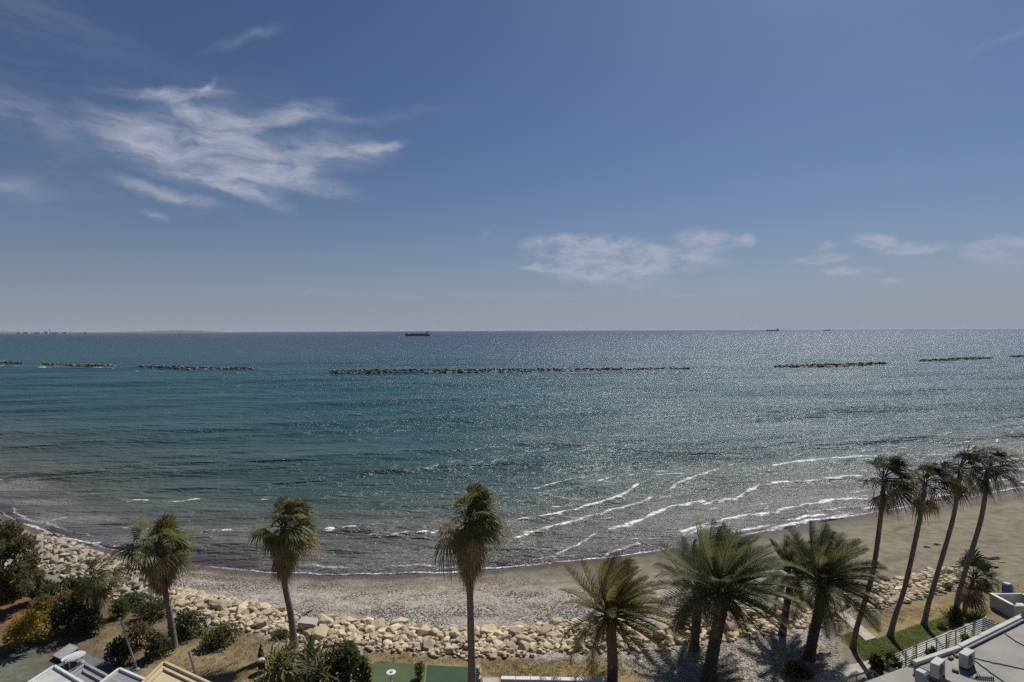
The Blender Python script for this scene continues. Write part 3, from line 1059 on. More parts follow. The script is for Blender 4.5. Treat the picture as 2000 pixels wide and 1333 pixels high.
def revetment(label, x0, x1, up_px, dn_px, n, rmin, rmax, meshes, seed, nsmall, smat, gaps=()):
    """armour stones along the rock line between two photo columns"""
    r = random.Random(seed)
    mid = (x0 + x1) / 2
    c = G(mid, lerp_px(ROCK_PX, mid))
    root = thing('rock_revetment', label, 'rock bank', c, 'rock banks along the beach')
    placed = []
    tries = 0
    while len(placed) < n and tries < n * 60:
        tries += 1
        px = r.uniform(x0, x1)
        e = min(1, (px - x0) / 40 + .35, (x1 - px) / 40 + .35)
        py = lerp_px(ROCK_PX, px) + (r.uniform(-up_px, dn_px)) * e
        if any(g[0] < px < g[1] and g[2] < py < g[3] for g in gaps):
            continue
        p = G(px, py)
        rad = rmin + (rmax - rmin) * r.random() ** 1.7
        if any((p.x - q[0]) ** 2 + (p.y - q[1]) ** 2 < (.74 * (rad + q[2])) ** 2 for q in placed):
            continue
        placed.append((p.x, p.y, rad))
        o = bpy.data.objects.new('boulder', meshes[r.randrange(len(meshes))])
        off = abs(py - lerp_px(ROCK_PX, px)) / max(up_px, dn_px)
        z = float(H(p.x, p.y)) + rad * .25 + (1 - off) * .28
        o.location = (p.x - c.x, p.y - c.y, z - c.z)
        o.rotation_euler = (r.uniform(-.35, .35), r.uniform(-.35, .35), r.uniform(0, 6.28))
        o.scale = (rad * r.uniform(.85, 1.35), rad * r.uniform(.8, 1.1), rad * r.uniform(.75, 1.05))
        link(o, root)
    its = []
    for _ in range(nsmall):
        px = r.uniform(x0, x1)
        py = lerp_px(ROCK_PX, px) + r.uniform(-up_px * 1.15, dn_px * 1.35)
        if any(g[0] < px < g[1] and g[2] < py < g[3] for g in gaps):
            continue
        p = G(px, py)
        rad = r.uniform(.07, .24)
        its.append((p.x, p.y, p.z + rad * .3 + (.12 if abs(py - lerp_px(ROCK_PX, px)) < up_px * .6 else 0), rad))
    stuff_rocks('rubble', its, PEB, smat, root, 'small stones filling gaps between the boulders', seed)
    return root


revetment('bank of pale rubble and rocks sloping down from the big bushy tree', 72, 322, 34, 34, 190, .2, .5, BOULDP, 1, 900, m_small)
revetment('cream limestone boulder bank between the two shaggy left palms', 300, 585, 20, 24, 230, .19, .6, BOULD, 2, 500, m_small, gaps=[(578, 628, 1200, 1236)])
revetment('cream limestone boulder bank from the concrete slab to the central palm', 585, 905, 20, 24, 260, .19, .6, BOULD, 7, 500, m_small, gaps=[(578, 628, 1200, 1236)])
revetment('cream limestone boulder bank behind the first date palm, right of central palm', 905, 1262, 22, 26, 290, .19, .6, BOULD, 3, 450, m_small)
revetment('cream limestone boulder bank running behind the clustered date palms', 1282, 1650, 20, 24, 250, .19, .56, BOULD, 4, 400, m_small)
revetment('brownish bank of smaller rocks behind the four leaning palm trunks', 1672, 1872, 20, 22, 210, .16, .36, BOULD, 5, 500, m_small)


# breakwaters out at sea
def breakwater(label, pa, pb, seed, hgt=1.35):
    r = random.Random(seed)
    a, b = pt(*pa, 0), pt(*pb, 0)
    n = int((b - a).length / .26)
    its = []
    for i in range(n):
        t = r.random()
        e = min(1, min(t, 1 - t) * (b - a).length / 3 + .45)
        w = r.gauss(0, 1.4)
        p = a.lerp(b, t)
        rad = r.uniform(.4, .95)
        z = hgt * e * math.exp(-(w / 2.6) ** 2) - .2 + r.uniform(-.35, .4) * e
        its.append((p.x, p.y + w * 1.1, z, rad * (.6 + .4 * e)))
    c = a.lerp(b, .5)
    root = thing('rubble_breakwater', label, 'breakwater', (c.x, c.y, 0), 'rubble breakwaters offshore')
    stuff_rocks('rubble_stone', its, PEB, m_bwrock, root, None, seed, colours=[.25, .4, .55, .7, 1.0, 1.3, 1.7, 2.2])
    # seabed mound that carries the stones
    mb = MB()
    d = (b - a).normalized()
    s = Vector((-d.y, d.x, 0))
    k = max(6, int((b - a).length / 6))
    for i in range(k + 1):
        p = a.lerp(b, i / k)
        e = min(1, min(i, k - i) / k * (b - a).length / 8)
        for w, z in ((-4.5, -1.5), (-1.6, .35 * e - .3), (1.6, .35 * e - .3), (4.5, -1.5)):
            mb.v.append(tuple(p + s * w + Vector((0, 0, z))))
    for i in range(k):
        for j in range(3):
            mb.f.append((i * 4 + j, (i + 1) * 4 + j, (i + 1) * 4 + j + 1, i * 4 + j + 1))
    mb.build('core', m_rockdark, root)


breakwater('short end of a breakwater cut by the left photo edge', (-90, 705), (40, 710), 11, .9)
breakwater('low pale foam-washed breakwater, second from the left edge', (80, 712.5), (220, 716.5), 12, .9)
breakwater('breakwater of mixed pale and dark rocks left of the longest one', (264, 719), (503, 723.5), 13, 1.2)
breakwater('longest rubble breakwater, across the middle of the bay', (644, 728), (1348, 724), 14, 1.35)
breakwater('dark backlit breakwater in the glittering water below the two far ships', (1512, 718.5), (1733, 711.5), 15, 1.1)
breakwater('dark breakwater right of the glitter, second from the right edge', (1797, 706.5), (1936, 700.5), 16, 1.1)
breakwater('tip of a dark breakwater cut by the right photo edge', (1976, 698), (2090, 692), 17, 1.1)

# loose rocks and debris on the sand
for i, (px, py, rad, lab) in enumerate([(1939, 1093, .55, 'long flat dark rock lying on the open sand at right'), (1935, 1107, .48, 'low dark rock just below the long flat one on sand'),
                                        (1957, 1099, .24, 'small pale rock right of the flat rocks on sand'), (1926, 1101, .16, 'tiny stone left of the flat rocks on sand')]):
    p = G(px, py)
    o = bpy.data.objects.new('beach_rock', rock_mesh('beach_rock', m_wood if i < 2 else m_rock, 400 + i, 16, .05))
    o.location = (p.x, p.y, p.z + rad * .1)
    o.scale = (rad * 1.25, rad * .6, rad * .5)
    o.rotation_euler = (0, 0, -.35)
    link(o)
    tag(o, lab, 'rock', 'loose rocks on the sand')
for px, py, lab in ((1810, 1070, 'small dark driftwood clump on sand between the middle trunks'), (1829, 1065, 'smallest dark driftwood bit on sand, right of the other')):
    p = G(px, py)
    mb = MB()
    for k in range(4):
        a = random.uniform(-.5, .5)
        q = p + Vector((random.uniform(-.15, .15), random.uniform(-.1, .1), .05))
        d = Vector((math.cos(a), math.sin(a), .15)) * .22
        mb.tube([q - d, q + Vector((0, 0, .04)), q + d], [.03, .05, .02], 5)
    tag(mb.build('driftwood', m_bark), lab, 'driftwood', 'driftwood on the sand')

# pebbles proud of the beach and the gravel behind the rocks (nobody could count them)


def pebbles():
    r = random.Random(5)
    its = []
    while len(its) < 15000:
        px = r.uniform(330, 1500)
        lo = float(np.interp(px, [p[0] for p in SHORE_PX], [p[1] for p in SHORE_PX])) + 14
        hi = lerp_px(ROCK_PX, px) - 8
        if px > 1000:
            lo = lo + (hi - lo) * min(.55, (px - 1000) / 400)
        py = r.uniform(lo, hi)
        p = G(px, py)
        its.append((p.x, p.y, p.z + .01, r.uniform(.03, .075)))
    o = stuff_rocks('pebbles', its, PEB, m_pebble, None, 'grey pebbles strewn over the beach', 5)
    its = []
    while len(its) < 5000:
        px = r.uniform(1240, 1720)
        py = r.uniform(lerp_px(ROCK_PX, px) + 14, 1350)
        if px > 1640 and py > 1226:
            continue
        p = G(px, py)
        its.append((p.x, p.y, p.z + .01, r.uniform(.025, .06)))
    stuff_rocks('gravel', its, PEB, m_pebble, None, 'grey gravel around the date palm trunks', 6)


pebbles()

# ------------------------------------------------------------------ palms
WIND = Vector((1.0, 0.25, 0.05)).normalized()


def spline(pts, n):
    pts = [Vector(p) for p in pts]
    out = []
    for i in range(len(pts) - 1):
        p0, p1, p2, p3 = pts[max(i - 1, 0)], pts[i], pts[i + 1], pts[min(i + 2, len(pts) - 1)]
        for j in range(n):
            t = j / n
            out.append(0.5 * ((2 * p1) + (p2 - p0) * t + (2 * p0 - 5 * p1 + 4 * p2 - p3) * t * t + (3 * p1 - p0 - 3 * p2 + p3) * t ** 3))
    out.append(pts[-1])
    return out


def trunk(root, pts, r0, r1, m, kind, r):
    path = spline(pts, 16)
    n = len(path)
    rads = []
    for i in range(n):
        t = i / (n - 1)
        k = r0 * (1 - t) + r1 * t
        k *= 1 + .75 * math.exp(-t * 14)
        if kind == 'date':
            k *= 1 + .28 * math.exp(-((t - 1) / .12) ** 2)
        rads.append(k * r.uniform(.95, 1.05))
    if kind == 'date':
        def mod(i, j): return 1 + .09 * (1 if (i + j) % 2 else -1) * r.uniform(.5, 1.2)
    else:
        def mod(i, j): return (1.03 if i % 2 else .98)
    return MB().tube(path, rads, 12, True, mod).build('trunk', m, root, smooth=(kind != 'date'))


def fan_leaf(c, d, r, size, droop=1.0, wind=.35, segs=17, dead=False):
    """petiole and pleated fan with split, drooping tips; returns vertices, faces in world space"""
    mb = MB()
    d = d.normalized()
    lp = size * r.uniform(.75, 1.05) * (.6 if dead else 1)
    p, dd = c.copy(), d.copy()
    pts = [p.copy()]
    for i in range(4):
        dd = (dd + Vector((0, 0, -.10 * droop)) + WIND * wind * .16).normalized()
        p = p + dd * lp / 4
        pts.append(p.copy())
    mb.tube(pts, [.028, .024, .02, .018, .014], 4, False)
    a = (dd + Vector((0, 0, -.25 * droop)) + WIND * wind * .3).normalized()
    side = a.cross(Vector((0, 0, 1)))
    if side.length < .15:
        side = a.cross(Vector((r.uniform(-1, 1), r.uniform(-1, 1), 0)))
    side.normalize()
    side = (Quaternion(a, r.uniform(-.7, .7)) @ side).normalized()
    nrm = side.cross(a).normalized()
    lf = size * r.uniform(.85, 1.15)
    span = R(r.uniform(62, 108)) * (.5 if dead else 1)
    base = p
    prev = None
    for k in range(segs):
        th = (k / (segs - 1) * 2 - 1) * span
        sd = a * math.cos(th) + side * math.sin(th)
        ln = lf * (1 - .22 * abs(th) / span) * r.uniform(.85, 1.1)
        cup = nrm * (.18 * ln * (math.cos(th) - .3) * (-1 if dead else 1))
        wd = 2 * span / (segs - 1) * ln * .5 * .55
        tv = side * math.cos(th) - a * math.sin(th)
        zig = nrm * (.03 * ln * (1 if k % 2 else -1))
        m0 = base + sd * ln * .5 + cup * .5 + zig + Vector((0, 0, -.05 * droop * ln))
        m1 = base + sd * ln * .8 + cup * .5 + Vector((0, 0, -.18 * droop * ln * r.uniform(.6, 1.4))) + WIND * wind * .10 * ln
        tip = base + sd * ln * 1.02 + cup * .3 + Vector((0, 0, -(.08 + .40 * droop) * ln * r.uniform(.6, 1.5))) + WIND * wind * .28 * ln * r.uniform(.5, 1.5)
        mb.add([base, m0 - tv * wd, m0 + tv * wd, m1 - tv * wd * .55, m1 + tv * wd * .55, tip],
               [(0, 1, 2), (1, 3, 4, 2), (3, 5, 4)])
    return mb


def fan_palm(label, base_px, crown_px, mids, trunk_r, size, n_live, n_dead, m_live, seed, skirt=1.0, wind=.35, droop=1.0, base=None, up_bias=0.0, group='tall fan palms', brown_part=.2):
    r = random.Random(seed)
    b = base or G(*base_px)
    top = at_depth(*crown_px, b.y)
    pts = [b - Vector((0, 0, .15))] + [at_depth(*m, b.y) for m in mids] + [top]
    root = thing('fan_palm', label, 'palm tree', b, group)
    trunk(root, pts, trunk_r * 1.12, trunk_r * .88, m_trunk, 'fan', r)
    axis = (pts[-1] - pts[-2]).normalized()
    for i in range(n_live):
        t = (i + .5) / n_live
        el = R(88 - 118 * t ** .9 + up_bias) + r.gauss(0, .10)
        az = i * 2.39996 + r.gauss(0, .25)
        d = Vector((math.cos(az) * math.cos(el), math.sin(az) * math.cos(el), math.sin(el)))
        d = (d + WIND * wind * .5).normalized()
        c = top + axis * (.35 - .55 * t) * size + Vector((math.cos(az), math.sin(az), 0)) * trunk_r * .5
        s = size * (.9 + .15 * min(1, t * 2.2)) * r.uniform(.7, 1.3)
        brown = skirt > .8 and t > .55 and r.random() < brown_part
        fan_leaf(c, d, r, s * (r.uniform(1.0, 1.25) if brown else 1), droop * (.3 + .9 * t) * r.uniform(.6, 1.4), wind).build('dead_frond' if brown else 'frond', m_dead if brown else m_live, root)
    for i in range(n_dead):
        t = (i + .5) / n_dead
        el = R(-22 - 52 * t) + r.gauss(0, .12)
        az = i * 2.39996 + r.gauss(0, .3)
        d = Vector((math.cos(az) * math.cos(el), math.sin(az) * math.cos(el), math.sin(el)))
        c = top - axis * (.1 + t * 1.25 * skirt) * size + Vector((math.cos(az), math.sin(az), 0)) * trunk_r * .6
        fan_leaf(c, d, r, size * r.uniform(.85, 1.25) * (1 - .3 * t), 1.5, wind * .3, 11, True).build('dead_frond', m_dead, root)
    # a few dry flower stalks / pale old petioles
    for i in range(4):
        az = r.uniform(0, 6.28)
        d = Vector((math.cos(az), math.sin(az), r.uniform(.1, .8))).normalized()
        p = top.copy()
        pts = [p.copy()]
        for k in range(6):
            d = (d + Vector((0, 0, -.22)) + WIND * .1).normalized()
            p = p + d * size * .28
            pts.append(p.copy())
        MB().tube(pts, [.025, .022, .02, .016, .012, .008, .005], 4, False).build('flower_stalk', m_dead, root)
    return root


def date_leaf(c, d, r, length, droop=1.0, wind=.4, pairs=48, wid=.045):
    mb = MB()
    p, dd = c.copy(), d.normalized()
    n = 12
    pts, dirs = [p.copy()], [dd.copy()]
    for i in range(n):
        t = i / n
        dd = (dd + Vector((0, 0, -.105 * droop * (.35 + 1.1 * t))) + WIND * wind * .085 * (.3 + t)).normalized()
        p = p + dd * length / n
        pts.append(p.copy())
        dirs.append(dd.copy())
    mb.tube(pts, [.04 * (1 - .85 * i / n) + .004 for i in range(n + 1)], 3, False)
    side0 = dd.cross(Vector((0, 0, 1)))
    s = d.cross(Vector((0, 0, 1)))
    if s.length < .12:
        s = Vector((r.uniform(-1, 1), r.uniform(-1, 1), 0))
    s.normalize()
    s = Quaternion(d.normalized(), r.uniform(-.5, .5)) @ s
    for k in range(pairs):
        t = .14 + .86 * (k + .5) / pairs
        x = t * n
        i = min(int(x), n - 1)
        f = x - i
        q = pts[i].lerp(pts[i + 1], f)
        dr = dirs[min(i + 1, n)]
        sd = (s - dr * s.dot(dr)).normalized()
        un = sd.cross(dr).normalized()
        if un.z < 0:
            un = -un
        ll = length * .21 * (math.sin(math.pi * min(1, .18 + t * .82)) ** .6 + .15) * r.uniform(.85, 1.15)
        for sg in (-1, 1):
            ld = (sd * sg * .78 + dr * (.62 + .3 * t) + un * r.uniform(.12, .42)).normalized()
            ld = (ld + WIND * wind * .22).normalized()
            e1 = q + ld * ll * .55
            e2 = e1 + (ld + Vector((0, 0, -.35 * droop)) + WIND * wind * .2).normalized() * ll * .5
            wv = dr * wid * .5
            mb.add([q - wv, q + wv, e1 + wv * .8, e1 - wv * .8, e2], [(0, 1, 2, 3), (3, 2, 4)])
    return mb


def date_palm(label, base_px, crown_px, mids, trunk_r, length, n, m_live, seed, wind=.4, low=-26):
    r = random.Random(seed)
    b = G(*base_px)
    top = at_depth(*crown_px, b.y)
    pts = [b - Vector((0, 0, .15))] + [at_depth(*m, b.y) for m in mids] + [top]
    root = thing('date_palm', label, 'palm tree', b, 'feathery date palms')
    trunk(root, pts, trunk_r, trunk_r * .95, m_trunk2, 'date', r)
    for i in range(n):
        t = (i + .5) / n
        el = R(84 - (84 - low) * t ** .85) + r.gauss(0, .08)
        az = i * 2.39996 + r.gauss(0, .2)
        d = Vector((math.cos(az) * math.cos(el), math.sin(az) * math.cos(el), math.sin(el)))
        d = (d + WIND * wind * .34 + Vector((0, 0, .2))).normalized()
        c = top + Vector((math.cos(az), math.sin(az), 0)) * trunk_r * .7 + Vector((0, 0, .30 - .5 * t))
        date_leaf(c, d, r, length * r.uniform(.85, 1.1) * (.85 + .2 * min(1, t * 3)), .32 + .72 * t, wind).build('frond', m_live, root)
    for i in range(9):
        az = i * .7 + r.gauss(0, .3)
        el = R(r.uniform(-75, -45))
        d = Vector((math.cos(az) * math.cos(el), math.sin(az) * math.cos(el), math.sin(el)))
        date_leaf(top + Vector((math.cos(az), math.sin(az), -.6)) * trunk_r, d, r, length * r.uniform(.5, .8), 1.0, .1, 18).build('dead_frond', m_dead, root)
    # stubs of cut leaf bases under the crown
    for i in range(26):
        az = i * 2.39996
        hgt = -.15 - .75 * i / 26
        q = top + Vector((0, 0, hgt)) + Vector((math.cos(az), math.sin(az), 0)) * trunk_r * .9
        e = q + Vector((math.cos(az) * .22, math.sin(az) * .22, .24))
        MB().bar(q, e, .09, .05).build('leaf_base', m_trunk2, root)
    return root


# (base pixel, crown-heart pixel, trunk pixels between)
fan_palm('shaggy fan palm with brown skirt standing by the hedge, leftmost of the tall ones', (341, 1264), (311, 1070), [(333, 1210), (322, 1150)], .165, .92, 58, 60, m_fan, 31, 1.3, .25, 1.2, up_bias=8)
fan_palm('shaggy fan palm with ragged upright tuft rising from the broad-leaved shrubs', (575, 1262), (553, 1030), [(568, 1200), (556, 1135)], .175, .96, 56, 64, m_fan, 132, 1.5, .4, 1.15, up_bias=14, brown_part=.1)
fan_palm('tallest shaggy fan palm in the picture centre with straight trunk', (922, 1352), (914, 1020), [(921, 1290), (918, 1160)], .18, .9, 60, 74, m_fan, 33, 1.75, .55, 1.3, up_bias=10, brown_part=.3)
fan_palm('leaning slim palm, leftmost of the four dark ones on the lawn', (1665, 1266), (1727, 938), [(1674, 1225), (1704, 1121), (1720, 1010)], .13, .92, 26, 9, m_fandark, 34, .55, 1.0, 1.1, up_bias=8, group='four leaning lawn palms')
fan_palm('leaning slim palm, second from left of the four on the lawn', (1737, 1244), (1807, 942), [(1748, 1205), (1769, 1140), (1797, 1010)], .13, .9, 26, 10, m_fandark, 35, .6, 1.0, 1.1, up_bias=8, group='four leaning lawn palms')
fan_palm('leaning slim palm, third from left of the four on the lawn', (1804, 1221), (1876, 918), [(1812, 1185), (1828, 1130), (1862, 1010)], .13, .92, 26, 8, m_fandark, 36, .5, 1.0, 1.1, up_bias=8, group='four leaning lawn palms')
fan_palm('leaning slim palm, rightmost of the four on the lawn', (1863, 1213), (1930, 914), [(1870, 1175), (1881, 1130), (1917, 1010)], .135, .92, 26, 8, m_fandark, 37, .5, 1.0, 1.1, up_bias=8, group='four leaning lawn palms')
fan_palm('short young fan palm beside the rightmost leaning trunk', (1882, 1200), (1902, 1130), [(1890, 1165)], .13, .8, 30, 12, m_fandark, 38, .9, .5, .9, up_bias=10, group='young palms')
fan_palm('thin young fan palm among the dark garden shrubs at left', (193, 1220), (178, 1130), [(188, 1180)], .11, .95, 22, 16, m_fan, 39, 1.0, .4, 1.1, up_bias=0, group='young palms')

date_palm('golden-green date palm nearest the low wall, leftmost of the date palms', (1195, 1340), (1192, 1198), [(1196, 1290)], .27, 2.95, 62, m_dategold, 41, 0.90)
date_palm('grey-green date palm standing half behind the biggest one', (1355, 1270), (1366, 1152), [(1360, 1215)], .25, 2.75, 54, m_date, 42, 0.80)
date_palm('biggest date palm with tall crown and thick leaning trunk', (1383, 1330), (1414, 1152), [(1393, 1270), (1407, 1200)], .31, 3.45, 74, m_date, 43, 0.90)
date_palm('date palm partly hidden behind the one with the open star crown', (1527, 1240), (1548, 1120), [(1537, 1180)], .2, 2.25, 48, m_date, 44, 0.80)
date_palm('date palm with open star-shaped crown, rightmost of the date palms', (1579, 1287), (1610, 1136), [(1592, 1225), (1604, 1180)], .26, 2.95, 64, m_date, 45, 0.75)

# ------------------------------------------------------------------ shrubs and trees


def leaf_cloud(mb, pts, size, r, aspect=1.7, upw=.2):
    for p in pts:
        a = Vector((r.gauss(0, 1), r.gauss(0, 1), r.gauss(0, 1) + upw)).normalized()
        b = a.cross(Vector((r.gauss(0, 1), r.gauss(0, 1), r.gauss(0, 1)))).normalized()
        s = size * r.uniform(.6, 1.4)
        a *= s * aspect * .5
        b *= s * .5
        p = Vector(p)
        mb.add([p - a, p + b * .8 - a * .1, p + a, p - b * .8 - a * .1], [(0, 1, 2, 3)])


def shrub(name, label, cat, base, rx, ry, h, n, leaf, m, seed, lobes=9, aspect=1.8, group=None, stem_m=None, shell=.55):
    """bush: foliage lobes over a few branching stems, from the ground up"""
    r = random.Random(seed)
    base = Vector(base)
    root = thing(name, label, cat, base, group)
    mb, st = MB(), MB()
    cen = []
    for i in range(lobes):
        az = i * 2.39996 + r.uniform(-.3, .3)
        k = math.sqrt((i + .5) / lobes)
        q = base + Vector((math.cos(az) * rx * .68 * k, math.sin(az) * ry * .68 * k, h * (.32 + .42 * (1 - k * k)) + r.uniform(-.06, .1) * h))
        cen.append(q)
        mid = base.lerp(q, .55) + Vector((r.uniform(-.1, .1) * rx, r.uniform(-.1, .1) * ry, 0))
        st.tube([base + Vector((math.cos(az) * .06, math.sin(az) * .06, -.05)), mid, q], [.035, .022, .01], 5, False)
    pts = []
    for i in range(int(n * .62)):
        q = cen[r.randrange(lobes)]
        v = Vector((r.gauss(0, 1), r.gauss(0, 1), r.gauss(0, 1))).normalized() * (shell + (1 - shell) * r.random()) * r.uniform(.7, 1.06)
        p = q + Vector((v.x * rx * .5, v.y * ry * .5, v.z * h * .42))
        if p.z < base.z + .03:
            p.z = base.z + r.uniform(.03, .25) * h
        pts.append(p)
    leaf_cloud(mb, pts, leaf * 1.2, r, aspect)
    mb.build('foliage', m, root)
    st.build('stem', stem_m or m_bark, root)
    return root


def px_shrub(name, label, cat, px, py, wpx, hpx, n, leaf, m, seed, **k):
    """py = foot of the bush; width and height as seen in pixels at that distance"""
    b = G(px, py)
    s = b.y / FPX
    h = hpx * s * 1.05
    return shrub(name, label, cat, b, wpx * s / 2 * 1.05, wpx * s / 2 * .9, h, n, leaf, m, seed, **k)


px_shrub('shrub', 'bright mustard-yellow bush at the far left of the garden', 'bush', 55, 1256, 84, 56, 2600, .10, m_leaf_yellow, 61)
px_shrub('shrub', 'brownish-yellow bush just above the mustard-yellow one', 'bush', 84, 1212, 58, 46, 1700, .10, m_leaf_brown, 62)
px_shrub('shrub', 'small rounded yellowish bush left of the young palm', 'bush', 129, 1186, 34, 32, 1000, .09, m_leaf_brown, 63)
px_shrub('shrub', 'dark bush behind the brownish-yellow bush below the rubble', 'bush', 88, 1172, 50, 34, 1200, .10, m_leaf_dark, 64)
px_shrub('shrub', 'tall dark green bush left of the young palm trunk', 'bush', 135, 1232, 66, 62, 2200, .12, m_leaf_dark, 65)
px_shrub('shrub', 'dark low bush at the foot of the young palm', 'bush', 172, 1238, 56, 42, 1600, .11, m_leaf_dark, 66)
px_shrub('shrub', 'dark leafy bush behind the young palm, beside the rubble', 'bush', 150, 1166, 60, 36, 1500, .11, m_leaf_dark, 67)
px_shrub('clipped_bush', 'neatly clipped round green bush on the bare soil', 'bush', 235, 1204, 36, 32, 2200, .055, m_leaf_green, 68, lobes=14, shell=.8)
px_shrub('hedge', 'blue-green low hedge in front of the boulders left of the shaggy palm', 'hedge', 258, 1184, 66, 22, 1900, .08, m_leaf_dark, 69, lobes=14)
px_shrub('hedge', 'dark hedge right up against the leftmost tall palm trunk', 'hedge', 300, 1206, 72, 32, 2200, .08, m_leaf_dark, 70, lobes=14)
px_shrub('shrub', 'dark green bush immediately right of the leftmost tall palm trunk', 'bush', 366, 1240, 70, 42, 2400, .09, m_leaf_dark, 71)
px_shrub('shrub', 'yellow-green low bush at the right end of the hedge row', 'bush', 428, 1258, 72, 32, 2000, .09, m_leaf_green, 72)
px_shrub('shrub', 'sparse brown-green shrub behind the grey leaning pole', 'bush', 270, 1262, 60, 44, 1500, .08, m_leaf_olive, 73)
px_shrub('shrub', 'dark olive shrub left of the leaning pole near the paving', 'bush', 232, 1296, 54, 44, 1500, .09, m_leaf_dark, 74)
px_shrub('shrub', 'dark shrub between the pole and the leftmost tall palm foot', 'bush', 306, 1282, 52, 44, 1500, .09, m_leaf_dark, 75)
# broad-leaved shrubs under the second palm
def strap_plant(label, px, py, wpx, hpx, n, m, seed, heads=5):
    """clump of long arching strap leaves, each leaf a part"""
    r = random.Random(seed)
    b = G(px, py)
    k = b.y / FPX
    wid, hgt = wpx * k / 2, hpx * k
    root = thing('strap_leaf_plant', label, 'plant', b, 'strap-leaved plants at the second palm')
    for i in range(heads):
        a = i * 2.4
        rr = wid * .55 * math.sqrt(i / heads)
        c = b + Vector((math.cos(a) * rr, math.sin(a) * rr, hgt * r.uniform(.25, .5)))
        MB().tube([b + Vector((math.cos(a) * rr * .5, math.sin(a) * rr * .5, -.05)), c], [.05, .035], 6).build('stem', m_bark, root)
        for q in range(n // heads):
            az = q * 2.39996 + r.uniform(-.3, .3)
            el = R(r.uniform(-5, 82))
            d = Vector((math.cos(az) * math.cos(el), math.sin(az) * math.cos(el), math.sin(el)))
            ln = hgt * r.uniform(.4, .68)
            w = r.uniform(.035, .06)
            sd = d.cross(Vector((0, 0, 1)))
            sd = sd.normalized() if sd.length > .1 else Vector((1, 0, 0))
            p = c + Vector((0, 0, r.uniform(-.1, .15) * hgt))
            mb = MB()
            for t in range(5):
                ww = w * (.55, 1, 1, .7, .08)[t]
                mb.v += [tuple(p - sd * ww), tuple(p + sd * ww)]
                d = (d + Vector((0, 0, -.26)) + WIND * .05).normalized()
                p = p + d * ln / 4
            mb.f += [(2 * t, 2 * t + 1, 2 * t + 3, 2 * t + 2) for t in range(4)]
            mb.build('leaf', m, root)
    return root


strap_plant('pale strap-leaved plant clump at the left foot of the second palm', 546, 1334, 86, 84, 190, m_leaf_pale, 76, 9)
strap_plant('green strap-leaved plant clump at the right foot of the second palm', 604, 1312, 80, 66, 180, m_leaf_green, 77, 9)
strap_plant('olive strap-leaved plant clump at the bottom edge right of second palm', 622, 1352, 110, 78, 210, m_leaf_olive, 78, 10)
px_shrub('shrub', 'dark feathery bush left of the light green turf', 'bush', 676, 1334, 82, 78, 2600, .11, m_leaf_dark, 79, aspect=2.4)
px_shrub('shrub', 'small dry pale shrub on the edge of the light turf', 'bush', 716, 1330, 24, 46, 500, .10, m_leaf_pale, 80)
px_shrub('shrub', 'low dark tuft on the stones left of the second palm trunk', 'bush', 546, 1246, 40, 14, 500, .08, m_leaf_olive, 81)
# right garden
px_shrub('shrub', 'dark ground shrub at the foot of the star-crowned date palm', 'bush', 1556, 1322, 60, 26, 900, .10, m_leaf_dark, 82)
px_shrub('shrub', 'dark spiky plant beside the path near the roof edge', 'bush', 1712, 1310, 30, 28, 500, .12, m_leaf_dark, 83, aspect=3)
px_shrub('shrub', 'dark planting behind the railing, beside the spiky plant', 'bush', 1740, 1300, 40, 26, 700, .10, m_leaf_dark, 84)
px_shrub('shrub', 'dark clump at the foot of the rightmost leaning trunk', 'bush', 1868, 1216, 30, 30, 600, .10, m_leaf_dark, 85)
px_shrub('shrub', 'small bush on the dry bank right of the third leaning trunk', 'bush', 1850, 1152, 26, 12, 300, .09, m_leaf_olive, 86)
px_shrub('shrub', 'scrubby bush on the sand edge beside the blue barrel', 'bush', 1922, 1150, 36, 16, 420, .09, m_leaf_olive, 87)
px_shrub('shrub', 'dark tuft on the lawn between the two right trunks', 'bush', 1840, 1228, 20, 8, 160, .09, m_leaf_dark, 88)


def tamarisk():
    r = random.Random(90)
    b = G(6, 1180)
    root = thing('bushy_tree', 'big dense bushy tree at the left photo edge above the rubble', 'tree', b)
    s = b.y / FPX
    tr, fo = MB(), MB()
    cen = []
    top = [(20, 1035, 0), (-20, 1030, .5), (45, 1062, -.4), (55, 1095, .3), (10, 1080, -.8), (30, 1115, -1), (62, 1130, 0), (-30, 1080, 0), (0, 1135, -1), (-45, 1120, .4),
           (40, 1150, -.9), (70, 1148, .2), (-10, 1050, .9), (28, 1060, .8), (48, 1120, .9), (-60, 1060, 0), (-80, 1100, 0), (20, 1160, -1.1)]
    fork = b + Vector((-.2, 0, 1.1))
    tr.tube([b - Vector((0, 0, .2)), b + Vector((-.1, 0, .5)), fork], [.24, .19, .16], 8)
    for px, py, dy in top:
        q = at_depth(px, py, b.y + dy * 1.4)
        cen.append(q)
        mid = fork.lerp(q, .5) + Vector((r.uniform(-.25, .25), r.uniform(-.25, .25), .15))
        tr.tube([fork, mid, q], [.10, .06, .02], 5, False)
    pts = []
    for i in range(12500):
        q = cen[r.randrange(len(cen))]
        v = Vector((r.gauss(0, 1), r.gauss(0, 1), r.gauss(0, 1))).normalized() * (r.random() ** .5)
        pts.append(q + Vector((v.x * .72, v.y * .8, v.z * .62)))
    leaf_cloud(fo, pts, .12, r, 2.2)
    tr.build('trunk', m_bark, root, smooth=True)
    fo.build('crown', m_leaf_olive, root)


tamarisk()


